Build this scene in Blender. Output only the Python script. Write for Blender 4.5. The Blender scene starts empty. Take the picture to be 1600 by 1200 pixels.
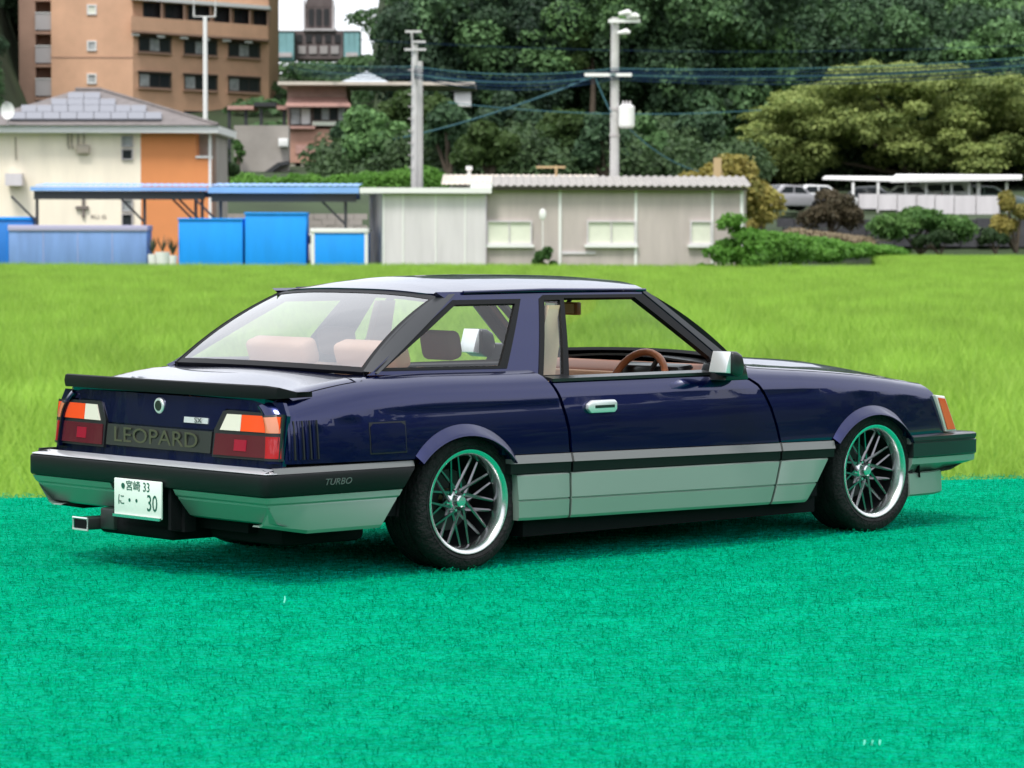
import bpy, bmesh, math, random
import numpy as np
from mathutils import Vector, Matrix
from mathutils.geometry import delaunay_2d_cdt
rad = math.radians
scn = bpy.context.scene
COL = scn.collection

# ------------------------------------------------------------------ camera, light, exposure
FPX = 5000.0                      # focal length in pixels of the 1600 px wide photograph
AZ, PITCH, ROLL = 0.82762, -0.04908, 0.00212
CARCAM = Vector((-9.07259, -10.94956, 1.46805))   # camera in full-size car metres
SC = 1 / 24.0                     # the car is a 1:24 scale model
A = math.pi / 2 - AZ              # heading of the model on the table
CAMZ = CARCAM.z * SC
fw = Vector((0, math.cos(PITCH), math.sin(PITCH)))
rt0 = Vector((1, 0, 0)); up0 = rt0.cross(fw)
cr, sr = math.cos(ROLL), math.sin(ROLL)
RT = cr * rt0 + sr * up0
UP = -sr * rt0 + cr * up0
cam_d = bpy.data.cameras.new('camera')
cam = bpy.data.objects.new('camera', cam_d); COL.objects.link(cam)
m = Matrix.Identity(4)
for i in range(3):
    m[i][0] = RT[i]; m[i][1] = UP[i]; m[i][2] = -fw[i]
m[2][3] = CAMZ
cam.matrix_world = m
cam_d.sensor_width = 36; cam_d.lens = 36 * FPX / 1600
cam_d.clip_start = 0.02; cam_d.clip_end = 3000
cam_d.dof.use_dof = True; cam_d.dof.focus_distance = 0.60; cam_d.dof.aperture_fstop = 190
scn.camera = cam

SUN_EL, SUN_AZ = 60, 205          # azimuth clockwise from +Y (view direction)
w = bpy.data.worlds.new('World'); scn.world = w; w.use_nodes = True
nt = w.node_tree; nt.nodes.clear()
N = nt.nodes.new; L = nt.links.new
sky = N('ShaderNodeTexSky'); sky.sky_type = 'NISHITA'; sky.sun_disc = False
sky.sun_elevation = rad(SUN_EL); sky.sun_rotation = rad(SUN_AZ)
tc = N('ShaderNodeTexCoord'); nz = N('ShaderNodeTexNoise'); nz.inputs['Scale'].default_value = 2.2
nz.inputs['Detail'].default_value = 5; nz.inputs['Roughness'].default_value = .55
L(tc.outputs['Generated'], nz.inputs['Vector'])
ramp = N('ShaderNodeMapRange'); ramp.inputs[1].default_value = .32; ramp.inputs[2].default_value = .6
ramp.inputs[3].default_value = .62; ramp.inputs[4].default_value = .97
L(nz.outputs[0], ramp.inputs[0])
mx = N('ShaderNodeMix'); mx.data_type = 'RGBA'
L(ramp.outputs[0], mx.inputs[0]); L(sky.outputs[0], mx.inputs[6]); mx.inputs[7].default_value = (11.4, 11.7, 12.4, 1)
bg = N('ShaderNodeBackground'); bg.inputs[1].default_value = .1
out = N('ShaderNodeOutputWorld'); L(mx.outputs[2], bg.inputs[0]); L(bg.outputs[0], out.inputs[0])
sun_d = bpy.data.lights.new('sun', 'SUN'); sun_d.energy = 2.4; sun_d.angle = rad(16); sun_d.color = (1, .96, .91)
sun = bpy.data.objects.new('sun', sun_d); COL.objects.link(sun)
sa = rad(SUN_AZ)
sdir = Vector((math.sin(sa) * math.cos(rad(SUN_EL)), math.cos(sa) * math.cos(rad(SUN_EL)), math.sin(rad(SUN_EL))))
sun.rotation_euler = sdir.to_track_quat('Z', 'Y').to_euler()
sun.location = (0, 0, 60)
vs = scn.view_settings; vs.view_transform = 'Standard'; vs.look = 'None'; vs.gamma = 1; vs.exposure = 0.42
vs.use_curve_mapping = False
try:
    scn.cycles.max_bounces = 10; scn.cycles.transparent_max_bounces = 16
except Exception: pass

def at(px, py, Y):
    """the place seen at a pixel of the photograph, Y metres beyond the camera"""
    d = fw + RT * ((px - 800) / FPX) + UP * ((600 - py) / FPX)
    return Vector((0, 0, CAMZ)) + d * (Y / d.y)

# ------------------------------------------------------------------ helpers
OFF = {}
def thing(name, label, cat, loc=(0, 0, 0), group=None, rz=0):
    o = bpy.data.objects.new(name, None); COL.objects.link(o)
    o.empty_display_size = .1
    o.location = loc; o.rotation_euler = (0, 0, rz)
    o['label'] = label; o['category'] = cat
    if group: o['group'] = group
    OFF[o.name] = Vector(loc)
    return o
def tag(o, label, cat, group=None):
    o['label'] = label; o['category'] = cat
    if group: o['group'] = group
    return o
def link(name, me, mat, parent=None, kind=None):
    if mat and not me.materials: me.materials.append(mat)
    o = bpy.data.objects.new(name, me); COL.objects.link(o)
    if parent is not None:
        o.parent = parent
        OFF[o.name] = OFF.get(parent.name, Vector())
    if kind: o['kind'] = kind
    return o
class MB:
    def __init__(s): s.v = []; s.f = []
    def add(s, vs, fs):
        n = len(s.v); s.v += [tuple(p) for p in vs]; s.f += [tuple(i + n for i in f) for f in fs]; return s
    def box(s, a, b, R=None):
        x0, y0, z0 = a; x1, y1, z1 = b
        vs = [(x0, y0, z0), (x1, y0, z0), (x1, y1, z0), (x0, y1, z0), (x0, y0, z1), (x1, y0, z1), (x1, y1, z1), (x0, y1, z1)]
        if R is not None: vs = [R @ Vector(p) for p in vs]
        return s.add(vs, [(0, 3, 2, 1), (4, 5, 6, 7), (0, 1, 5, 4), (1, 2, 6, 5), (2, 3, 7, 6), (3, 0, 4, 7)])
    def tube(s, pts, r, n=8, caps=True, closed=False):
        pts = [Vector(p) for p in pts]; k = len(pts)
        rr = r if isinstance(r, (list, tuple)) else [r] * k
        vs = []; fs = []
        prev = None
        for i, p in enumerate(pts):
            if closed: t = pts[(i + 1) % k] - pts[i - 1]
            else: t = pts[min(i + 1, k - 1)] - pts[max(i - 1, 0)]
            t.normalize()
            ref = Vector((0, 0, 1)) if abs(t.z) < .95 else Vector((1, 0, 0))
            a = t.cross(ref).normalized(); b = t.cross(a)
            for j in range(n):
                q = 2 * math.pi * j / n
                vs.append(p + (a * math.cos(q) + b * math.sin(q)) * rr[i])
        m_ = k if closed else k - 1
        for i in range(m_):
            for j in range(n):
                a0 = i * n + j; a1 = i * n + (j + 1) % n; b0 = ((i + 1) % k) * n + j; b1 = ((i + 1) % k) * n + (j + 1) % n
                fs.append((a0, a1, b1, b0))
        if caps and not closed:
            fs.append(tuple(range(n))[::-1]); fs.append(tuple((k - 1) * n + j for j in range(n)))
        return s.add(vs, fs)
    def grid(s, P, closed_u=False, closed_v=False):
        nu = len(P); nv = len(P[0]); vs = [p for row in P for p in row]; fs = []
        for i in range(nu if closed_u else nu - 1):
            for j in range(nv if closed_v else nv - 1):
                i2 = (i + 1) % nu; j2 = (j + 1) % nv
                fs.append((i * nv + j, i2 * nv + j, i2 * nv + j2, i * nv + j2))
        return s.add(vs, fs)
    def prism(s, poly, d0, d1, axis='y'):
        """2-D polygon extruded along an axis"""
        n = len(poly)
        def P(a, b, d):
            return {'y': (a, d, b), 'x': (d, a, b), 'z': (a, b, d)}[axis]
        vs = [P(a, b, d0) for a, b in poly] + [P(a, b, d1) for a, b in poly]
        fs = [tuple(range(n)), tuple(range(2 * n - 1, n - 1, -1))] + [(i, i + n, (i + 1) % n + n, (i + 1) % n) for i in range(n)]
        return s.add(vs, fs)
    def build(s, name, mat, parent=None, smooth=None, kind=None, bevel=0, seg=2):
        off = OFF.get(parent.name, Vector()) if parent is not None else Vector()
        me = bpy.data.meshes.new(name)
        me.from_pydata([tuple(Vector(p) - off) for p in s.v], [], s.f)
        bm = bmesh.new(); bm.from_mesh(me)
        bmesh.ops.recalc_face_normals(bm, faces=bm.faces)
        if bevel:
            ed = [e for e in bm.edges if len(e.link_faces) == 2 and e.calc_face_angle(0) > .5]
            bmesh.ops.bevel(bm, geom=ed, offset=bevel, segments=seg, affect='EDGES', profile=.5, clamp_overlap=True)
        bm.to_mesh(me); bm.free()
        if smooth or bevel:
            for p in me.polygons: p.use_smooth = True
            me.set_sharp_from_angle(angle=rad(smooth or 40))
        return link(name, me, mat, parent, kind)

def principled(name, col, rough=.5, metal=0, coat=0, var=0, vscale=5, bump=0, bscale=40, col2=None, spec=.5, sheen=0, trans=0, coords='Object', det=6, stretch=None, emit=None, coatr=.03, sheent=(0, .9, .72)):
    mt = bpy.data.materials.new(name); mt.use_nodes = True
    t = mt.node_tree; b = t.nodes['Principled BSDF']
    b.inputs['Base Color'].default_value = (*col, 1); b.inputs['Roughness'].default_value = rough
    b.inputs['Metallic'].default_value = metal; b.inputs['Coat Weight'].default_value = coat; b.inputs['Coat Roughness'].default_value = coatr
    b.inputs['Specular IOR Level'].default_value = spec
    b.inputs['Sheen Weight'].default_value = sheen
    if sheen: b.inputs['Sheen Tint'].default_value = (*sheent, 1); b.inputs['Sheen Roughness'].default_value = .22
    if var or bump or col2:
        tcn = t.nodes.new('ShaderNodeTexCoord'); mp = t.nodes.new('ShaderNodeMapping')
        t.links.new(tcn.outputs[coords], mp.inputs[0])
        if stretch: mp.inputs['Scale'].default_value = stretch
    if var or col2:
        n = t.nodes.new('ShaderNodeTexNoise'); n.inputs['Scale'].default_value = vscale; n.inputs['Detail'].default_value = det
        n.inputs['Roughness'].default_value = .6
        t.links.new(mp.outputs[0], n.inputs['Vector'])
        mr = t.nodes.new('ShaderNodeMapRange'); mr.inputs[1].default_value = .3; mr.inputs[2].default_value = .7
        t.links.new(n.outputs[0], mr.inputs[0])
        mxn = t.nodes.new('ShaderNodeMix'); mxn.data_type = 'RGBA'
        t.links.new(mr.outputs[0], mxn.inputs[0])
        c2 = col2 or tuple(c * (1 + var) for c in col)
        c1 = col if col2 else tuple(c * (1 - var) for c in col)
        mxn.inputs[6].default_value = (*c1, 1); mxn.inputs[7].default_value = (*c2, 1)
        t.links.new(mxn.outputs[2], b.inputs['Base Color'])
    if bump:
        n2 = t.nodes.new('ShaderNodeTexNoise'); n2.inputs['Scale'].default_value = bscale; n2.inputs['Detail'].default_value = 4
        t.links.new(mp.outputs[0], n2.inputs['Vector'])
        bn = t.nodes.new('ShaderNodeBump'); bn.inputs['Strength'].default_value = bump; bn.inputs['Distance'].default_value = .02
        t.links.new(n2.outputs[0], bn.inputs['Height']); t.links.new(bn.outputs[0], b.inputs['Normal'])
    return mt
def glass(name, tint, refl=1.0, rough=0.0, base=.07):
    """thin pane: clear tinted film plus a Fresnel mirror"""
    mt = bpy.data.materials.new(name); mt.use_nodes = True
    t = mt.node_tree; t.nodes.clear()
    o = t.nodes.new('ShaderNodeOutputMaterial'); tr = t.nodes.new('ShaderNodeBsdfTransparent'); tr.inputs[0].default_value = (*tint, 1)
    g = t.nodes.new('ShaderNodeBsdfGlossy'); g.inputs['Roughness'].default_value = rough; g.inputs[0].default_value = (refl, refl, refl, 1)
    # Schlick's curve on |N.I|, the same from both sides of the pane
    ge = t.nodes.new('ShaderNodeNewGeometry'); vm = t.nodes.new('ShaderNodeVectorMath'); vm.operation = 'DOT_PRODUCT'
    t.links.new(ge.outputs['Incoming'], vm.inputs[0]); t.links.new(ge.outputs['Normal'], vm.inputs[1])
    def mth(op, a, b=None):
        n = t.nodes.new('ShaderNodeMath'); n.operation = op; n.use_clamp = op == 'ADD'
        for i, v in enumerate((a, b)):
            if v is None: continue
            if isinstance(v, (int, float)): n.inputs[i].default_value = v
            else: t.links.new(v, n.inputs[i])
        return n.outputs[0]
    c_ = mth('ABSOLUTE', vm.outputs['Value']); c_ = mth('SUBTRACT', 1.0, c_); c_ = mth('POWER', c_, 5.0); c_ = mth('MULTIPLY', c_, .92); c_ = mth('ADD', c_, base)
    mxs = t.nodes.new('ShaderNodeMixShader'); t.links.new(c_, mxs.inputs[0]); t.links.new(tr.outputs[0], mxs.inputs[1]); t.links.new(g.outputs[0], mxs.inputs[2])
    t.links.new(mxs.outputs[0], o.inputs[0])
    return mt
def leafmat(name, c1, c2, c3=None, trans=.35, rough=.6, spec=.25, vary=0, hue=None, huer=(.60, 1.38)):
    """leaves: colour varies leaf by leaf (face attribute) and over large clumps"""
    mt = bpy.data.materials.new(name); mt.use_nodes = True
    t = mt.node_tree; t.nodes.clear()
    o = t.nodes.new('ShaderNodeOutputMaterial'); at_ = t.nodes.new('ShaderNodeAttribute'); at_.attribute_name = 'tint'
    cr_ = t.nodes.new('ShaderNodeValToRGB'); e = cr_.color_ramp.elements
    e[0].color = (*c1, 1); e[1].color = (*c2, 1)
    if c3: x = e.new(.9); x.color = (*c3, 1); e[-2].position = .6 if len(e) > 2 else 1
    t.links.new(at_.outputs['Fac'], cr_.inputs[0])
    csock = cr_.outputs[0]
    if vary:     # each tree of a wood has its own tone
        oi = t.nodes.new('ShaderNodeObjectInfo'); r2 = t.nodes.new('ShaderNodeValToRGB'); e2 = r2.color_ramp.elements
        e2[0].color = (1 - vary, 1 - vary, 1 - vary * .8, 1); e2[1].color = (1 + vary * 1.6, 1 + vary * 1.5, 1 + vary * .8, 1); x = e2.new(.55); x.color = (1, 1, 1.05, 1)
        mm = t.nodes.new('ShaderNodeMix'); mm.data_type = 'RGBA'; mm.blend_type = 'MULTIPLY'; mm.inputs[0].default_value = 1
        t.links.new(oi.outputs['Random'], r2.inputs[0]); t.links.new(csock, mm.inputs[6]); t.links.new(r2.outputs[0], mm.inputs[7]); csock = mm.outputs[2]
    if hue:      # patches across a field, in its own coordinates
        tcn = t.nodes.new('ShaderNodeNewGeometry'); mp = t.nodes.new('ShaderNodeMapping'); mp.inputs['Scale'].default_value = hue; t.links.new(tcn.outputs['Position'], mp.inputs[0])
        n = t.nodes.new('ShaderNodeTexNoise'); n.inputs['Scale'].default_value = 1; n.inputs['Detail'].default_value = 5; n.inputs['Roughness'].default_value = .65; t.links.new(mp.outputs[0], n.inputs['Vector'])
        mr = t.nodes.new('ShaderNodeMapRange'); mr.inputs[1].default_value = .3; mr.inputs[2].default_value = .7; mr.inputs[3].default_value = huer[0]; mr.inputs[4].default_value = huer[1]
        t.links.new(n.outputs[0], mr.inputs[0]); vm = t.nodes.new('ShaderNodeVectorMath'); vm.operation = 'SCALE'; t.links.new(csock, vm.inputs[0]); t.links.new(mr.outputs[0], vm.inputs['Scale']); csock = vm.outputs[0]
    d = t.nodes.new('ShaderNodeBsdfPrincipled'); d.inputs['Roughness'].default_value = rough; d.inputs['Specular IOR Level'].default_value = spec
    tl = t.nodes.new('ShaderNodeBsdfTranslucent')
    t.links.new(csock, d.inputs['Base Color']); t.links.new(csock, tl.inputs[0])
    mxs = t.nodes.new('ShaderNodeMixShader'); mxs.inputs[0].default_value = trans
    t.links.new(d.outputs[0], mxs.inputs[1]); t.links.new(tl.outputs[0], mxs.inputs[2]); t.links.new(mxs.outputs[0], o.inputs[0])
    return mt
def mesh_np(name, V, F, nper, tint=None):
    """V (n,3), F flat indices, nper corners per face"""
    me = bpy.data.meshes.new(name)
    me.vertices.add(len(V)); me.vertices.foreach_set('co', np.ascontiguousarray(V, dtype=np.float32).ravel())
    nf = len(F) // nper
    me.loops.add(len(F)); me.loops.foreach_set('vertex_index', np.ascontiguousarray(F, dtype=np.int32))
    me.polygons.add(nf); me.polygons.foreach_set('loop_start', np.arange(0, nf * nper, nper, dtype=np.int32))
    me.polygons.foreach_set('loop_total', np.full(nf, nper, dtype=np.int32))
    me.update(calc_edges=True)
    if tint is not None:
        a = me.attributes.new('tint', 'FLOAT', 'FACE'); a.data.foreach_set('value', np.ascontiguousarray(tint, dtype=np.float32))
    return me
def text_mesh(txt, size, align='CENTER', shear=0, extrude=0.0, xscale=1.0):
    cu = bpy.data.curves.new('lettering', 'FONT'); cu.body = txt; cu.size = size; cu.align_x = align; cu.align_y = 'CENTER'
    cu.shear = shear; cu.extrude = extrude; cu.resolution_u = 3
    o = bpy.data.objects.new('lettering', cu); COL.objects.link(o)
    dg = bpy.context.evaluated_depsgraph_get(); dg.update()
    me = bpy.data.meshes.new_from_object(o.evaluated_get(dg))
    bpy.data.objects.remove(o); bpy.data.curves.remove(cu)
    me.materials.clear()
    if xscale != 1: me.transform(Matrix.Diagonal((xscale, 1, 1, 1)))
    return me
# ------------------------------------------------------------------ the model car (built in full-size metres, parent scaled 1:24)
PAINT = principled('navy_paint', (.001, .006, .066), .22, .74, 1.0, coatr=.015)
SILVER = principled('satin_silver_felt_cast', (.31, .385, .345), .42, .6, .1, coatr=.25)  # silver with the felt's green reflection mixed into its base colour
BLACKP = principled('satin_black_trim', (.012, .013, .015), .28, 0, .3, coatr=.1)
GREYT = principled('grey_moulding', (.16, .16, .16), .35, .2, .2)
RUBBER = principled('tyre_rubber', (.014, .014, .015), .7, var=.35, vscale=14, bump=.3, bscale=60, spec=.2)
DARK = principled('underbody_black', (.006, .007, .008), .85, spec=.1)
BRIGHT = principled('bright_satin_metal', (.80, .81, .82), .30, .55)
SPOIL = principled('spoiler_black', (.007, .008, .009), .55, spec=.12)
HRD = principled('dark_brown_cloth', (.10, .06, .045), .8)
CHROME = principled('chrome', (.78, .79, .79), .26, 1)
SMOKE = principled('smoked_chrome', (.24, .235, .245), .25, 1)
TAN = principled('tan_leather', (.62, .33, .17), .5, var=.08, vscale=6)
TAND = principled('brown_leather', (.33, .11, .045), .42)
PINKTAN = principled('pale_tan_cloth', (.60, .37, .23), .6)
ORANGE = principled('orange_lens', (.90, .085, .02), .12, 0, 1)
WHITEL = principled('clear_lens', (.75, .70, .60), .12, 0, 1)
REDL = principled('dark_red_lens', (.095, .014, .022), .1, 0, 1)
REDB = principled('red_reflector', (.30, .010, .03), .15, 0, 1)
FRAMEB = principled('window_frame_black', (.007, .007, .008), .5, spec=.2)
BUMPM = principled('bumper_black', (.008, .009, .010), .42, spec=.22)
PLATE = principled('plate_white', (.74, .80, .74), .35, var=.04, vscale=8)
PGREEN = principled('plate_green_ink', (.01, .09, .06), .5)
GOLD = principled('faded_gold_letters', (.085, .08, .048), .45, .3)
MIRRORM = principled('mirror_silver', (.9, .92, .92), .03, 1)
GLS = glass('car_glass', (.90, .93, .92))
GLSR = glass('rear_glass', (.86, .88, .92), 1.0, base=.30)

car = thing('model_car', 'dark blue and silver two-door scale model car on green felt', 'model car')
Rz = Matrix.Rotation(A, 3, 'Z')
p0 = Rz @ Vector((-CARCAM.x, -CARCAM.y, 0)) * SC
SINK = 0.004
car.location = (p0.x, p0.y, 0); car.rotation_euler = (0, 0, A); car.scale = (SC, SC, SC)
OFF[car.name] = Vector()

def interp(x, xs, ys):
    return float(np.interp(x, xs, ys))
def smooth_interp(xs, ys):
    xs = np.array(xs, float); ys = np.array(ys, float)
    m_ = np.gradient(ys, xs)
    def f(x):
        x = min(max(x, xs[0]), xs[-1]); i = min(np.searchsorted(xs, x, 'right') - 1, len(xs) - 2); i = max(i, 0)
        h = xs[i + 1] - xs[i]; t = (x - xs[i]) / h
        return float((2*t**3-3*t**2+1)*ys[i] + (t**3-2*t**2+t)*h*m_[i] + (-2*t**3+3*t**2)*ys[i+1] + (t**3-t**2)*h*m_[i+1])
    return f
Hf = smooth_interp([-1.15, -1.0, -.56, -.3, .3, 1.0, 1.55, 1.80, 2.0, 2.36, 2.8, 3.2, 3.35], [.74, .768, .838, .853, .853, .853, .850, .828, .812, .786, .740, .682, .655])
RZ_, RY_ = .15, .16
LF = math.pi / 2 * (RY_ + RZ_) / 2
def Wf(x):
    r = .84
    if x < -.3: r -= .03 * ((-.3 - x) / .8) ** 2
    if x > 2.2: r -= .055 * ((x - 2.2) / 1.0) ** 2
    return r
def sidecut(z): return .050 * max(z - .47, 0) + .021 * (max(z - .5, 0) / .3) ** 2
def crown(x): return interp(x, [-1.1, -.5, 1.6, 1.9, 2.5, 3.3], [.016, .02, .03, .042, .046, .02])
def plateau(x, q):
    q = abs(q); k = interp(x, [1.7, 1.95], [0, 1]); a = (1 - min(q, 1) ** 2) ** 2
    t = max(0, min(1, (1 - q) / .42)); b = t * t * (3 - 2 * t)
    return crown(x) * (a * (1 - k) + b * k)
rzf = lambda x: interp(x, [1.5, 2.1, 3.2], [.15, .105, .085])
ryf = lambda x: interp(x, [1.5, 2.1, 3.2], [.16, .115, .09])
XR, XFR = -.93, 3.17
def body(u, s, off=0.0, sg=-1):
    """u: along the car (wraps round both ends), s: height on the side, then over the shoulder"""
    x = u; dy = 0
    if u < XR:
        q = min((XR - u) / .13, 1) * math.pi / 2; x = XR - .115 * math.sin(q); dy = .085 * (1 - math.cos(q))
    if u > XFR:
        q = min((u - XFR) / .2, 1) * math.pi / 2; x = XFR + .12 * math.sin(q); dy = .06 * (1 - math.cos(q))
    H = Hf(x); RZ_ = rzf(x); RY_ = ryf(x); LF = math.pi / 2 * (RY_ + RZ_) / 2; zs = H - RZ_
    W = Wf(x) - dy
    def side(z): return W - sidecut(z)
    if s <= zs: y = side(s); z = s
    else:
        ys = side(zs); t = (s - zs) / LF
        if t <= 1:
            t *= math.pi / 2; y = ys - RY_ * (1 - math.cos(t)); z = zs + RZ_ * math.sin(t)
        else:
            y1 = ys - RY_; y = max(y1 - (s - zs - LF), -1); z = H + plateau(x, y / y1)
    # lean of the tail above the bumper
    if u < XR: x += max(z - .5, 0) * .12 * min((XR - u) / .13, 1)
    return Vector((x, sg * y, z))
def inpoly(P, poly):
    x, y = P[:, 0], P[:, 1]; r = np.zeros(len(P), bool); n = len(poly)
    for i in range(n):
        x0, y0 = poly[i]; x1, y1 = poly[(i + 1) % n]
        if y0 == y1: continue
        c = ((y0 > y) != (y1 > y)) & (x < (x1 - x0) * (y - y0) / (y1 - y0) + x0)
        r ^= c
    return r
def densify(poly, h):
    o = []
    for i in range(len(poly)):
        a = np.array(poly[i], float); b = np.array(poly[(i + 1) % len(poly)], float)
        n = max(1, int(math.ceil(np.linalg.norm(b - a) / h)))
        for k in range(n): o.append(tuple(a + (b - a) * k / n))
    return o
def panel(name, outer, F, mat, parent, holes=(), h=.035, flange=.02, off=0.0, edge=True):
    loops = [densify(outer, h)] + [densify(q, h) for q in holes]
    vs = []; es = []
    for lp in loops:
        n0 = len(vs); vs += lp; es += [(n0 + i, n0 + (i + 1) % len(lp)) for i in range(len(lp))]
    B = np.array(vs); lo = B.min(0); hi = B.max(0)
    gx, gy = np.meshgrid(np.arange(lo[0] + h * .5, hi[0], h), np.arange(lo[1] + h * .5, hi[1], h))
    G = np.stack([gx.ravel(), gy.ravel()], 1)
    ok = inpoly(G, loops[0])
    for q in loops[1:]: ok &= ~inpoly(G, q)
    G = G[ok]
    if len(G):
        dd = np.min(np.linalg.norm(G[:, None, :] - B[None], axis=2), axis=1); G = G[dd > h * .45]
    allv = [Vector(p) for p in vs] + [Vector(p) for p in G]
    rv, re_, rf, *_ = delaunay_2d_cdt(allv, es, [], 0, 1e-7)
    C = np.array([[sum(rv[i][k] for i in f) / 3 for k in (0, 1)] for f in rf])
    ok = inpoly(C, loops[0])
    for q in loops[1:]: ok &= ~inpoly(C, q)
    tris = [tuple(f) for f, k in zip(rf, ok) if k]
    P = []; Nn = []
    e = .004
    for p in rv:
        a = F(p[0], p[1]); du = F(p[0] + e, p[1]) - F(p[0] - e, p[1]); dv = F(p[0], p[1] + e) - F(p[0], p[1] - e)
        n = du.cross(dv)
        if n.length < 1e-12: n = Vector((0, 0, 1))
        P.append(a); Nn.append(n.normalized())
    sgn = sum(n.dot(p - Vector((min(max(p.x, -.8), 3.0), p.y * .2, .45))) for p, n in zip(P, Nn))
    if sgn < 0: Nn = [-n for n in Nn]
    P = [p + n * off for p, n in zip(P, Nn)]
    # orient triangles
    T = []
    for a, b, c in tris:
        g = (P[b] - P[a]).cross(P[c] - P[a])
        T.append((a, b, c) if g.dot(Nn[a]) > 0 else (a, c, b))
    V = list(P); VN = list(Nn); FF = list(T)
    if flange:
        cnt = {}
        for t_ in T:
            for i in range(3):
                k = (t_[i], t_[(i + 1) % 3]); cnt[k] = cnt.get(k, 0) + 1
        for (a, b) in list(cnt):
            if (b, a) in cnt: continue
            d = (P[b] - P[a]).cross(Nn[a])
            if d.length < 1e-9: continue
            d.normalize(); n0 = len(V)
            r = min(.004, flange * .3)
            V += [P[a], P[b], P[b] + d * 0 - Nn[b] * flange, P[a] - Nn[a] * flange]; VN += [d, d, d, d]
            FF.append((n0, n0 + 3, n0 + 2, n0 + 1))
    me = bpy.data.meshes.new(name); me.from_pydata([tuple(p) for p in V], [], FF)
    for p in me.polygons: p.use_smooth = True
    me.normals_split_custom_set_from_vertices([tuple(n) for n in VN])
    return link(name, me, mat, parent)
def both(fn):
    for sg in (-1, 1): fn(sg)
def arc(cx, cz, ax, az, a0, a1, n=20):
    return [(cx + ax * math.cos(rad(a0 + (a1 - a0) * i / n)), cz + az * math.sin(rad(a0 + (a1 - a0) * i / n))) for i in range(n + 1)]
zt = lambda x: .488 - .0125 * x       # top of the grey strip
zb = lambda x: .452 - .0125 * x       # bottom of the grey strip
zk = lambda x: .403 - .010 * x        # top of the silver skirt
zl = lambda x: .206 - .0125 * x       # bottom of the skirt
def Sd(sg, off=0.0):
    return lambda u, s: body(u, s, 0, sg)
CRX, CRZ = -.055, .258
CFX, CFZ = 2.575, .25
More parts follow.
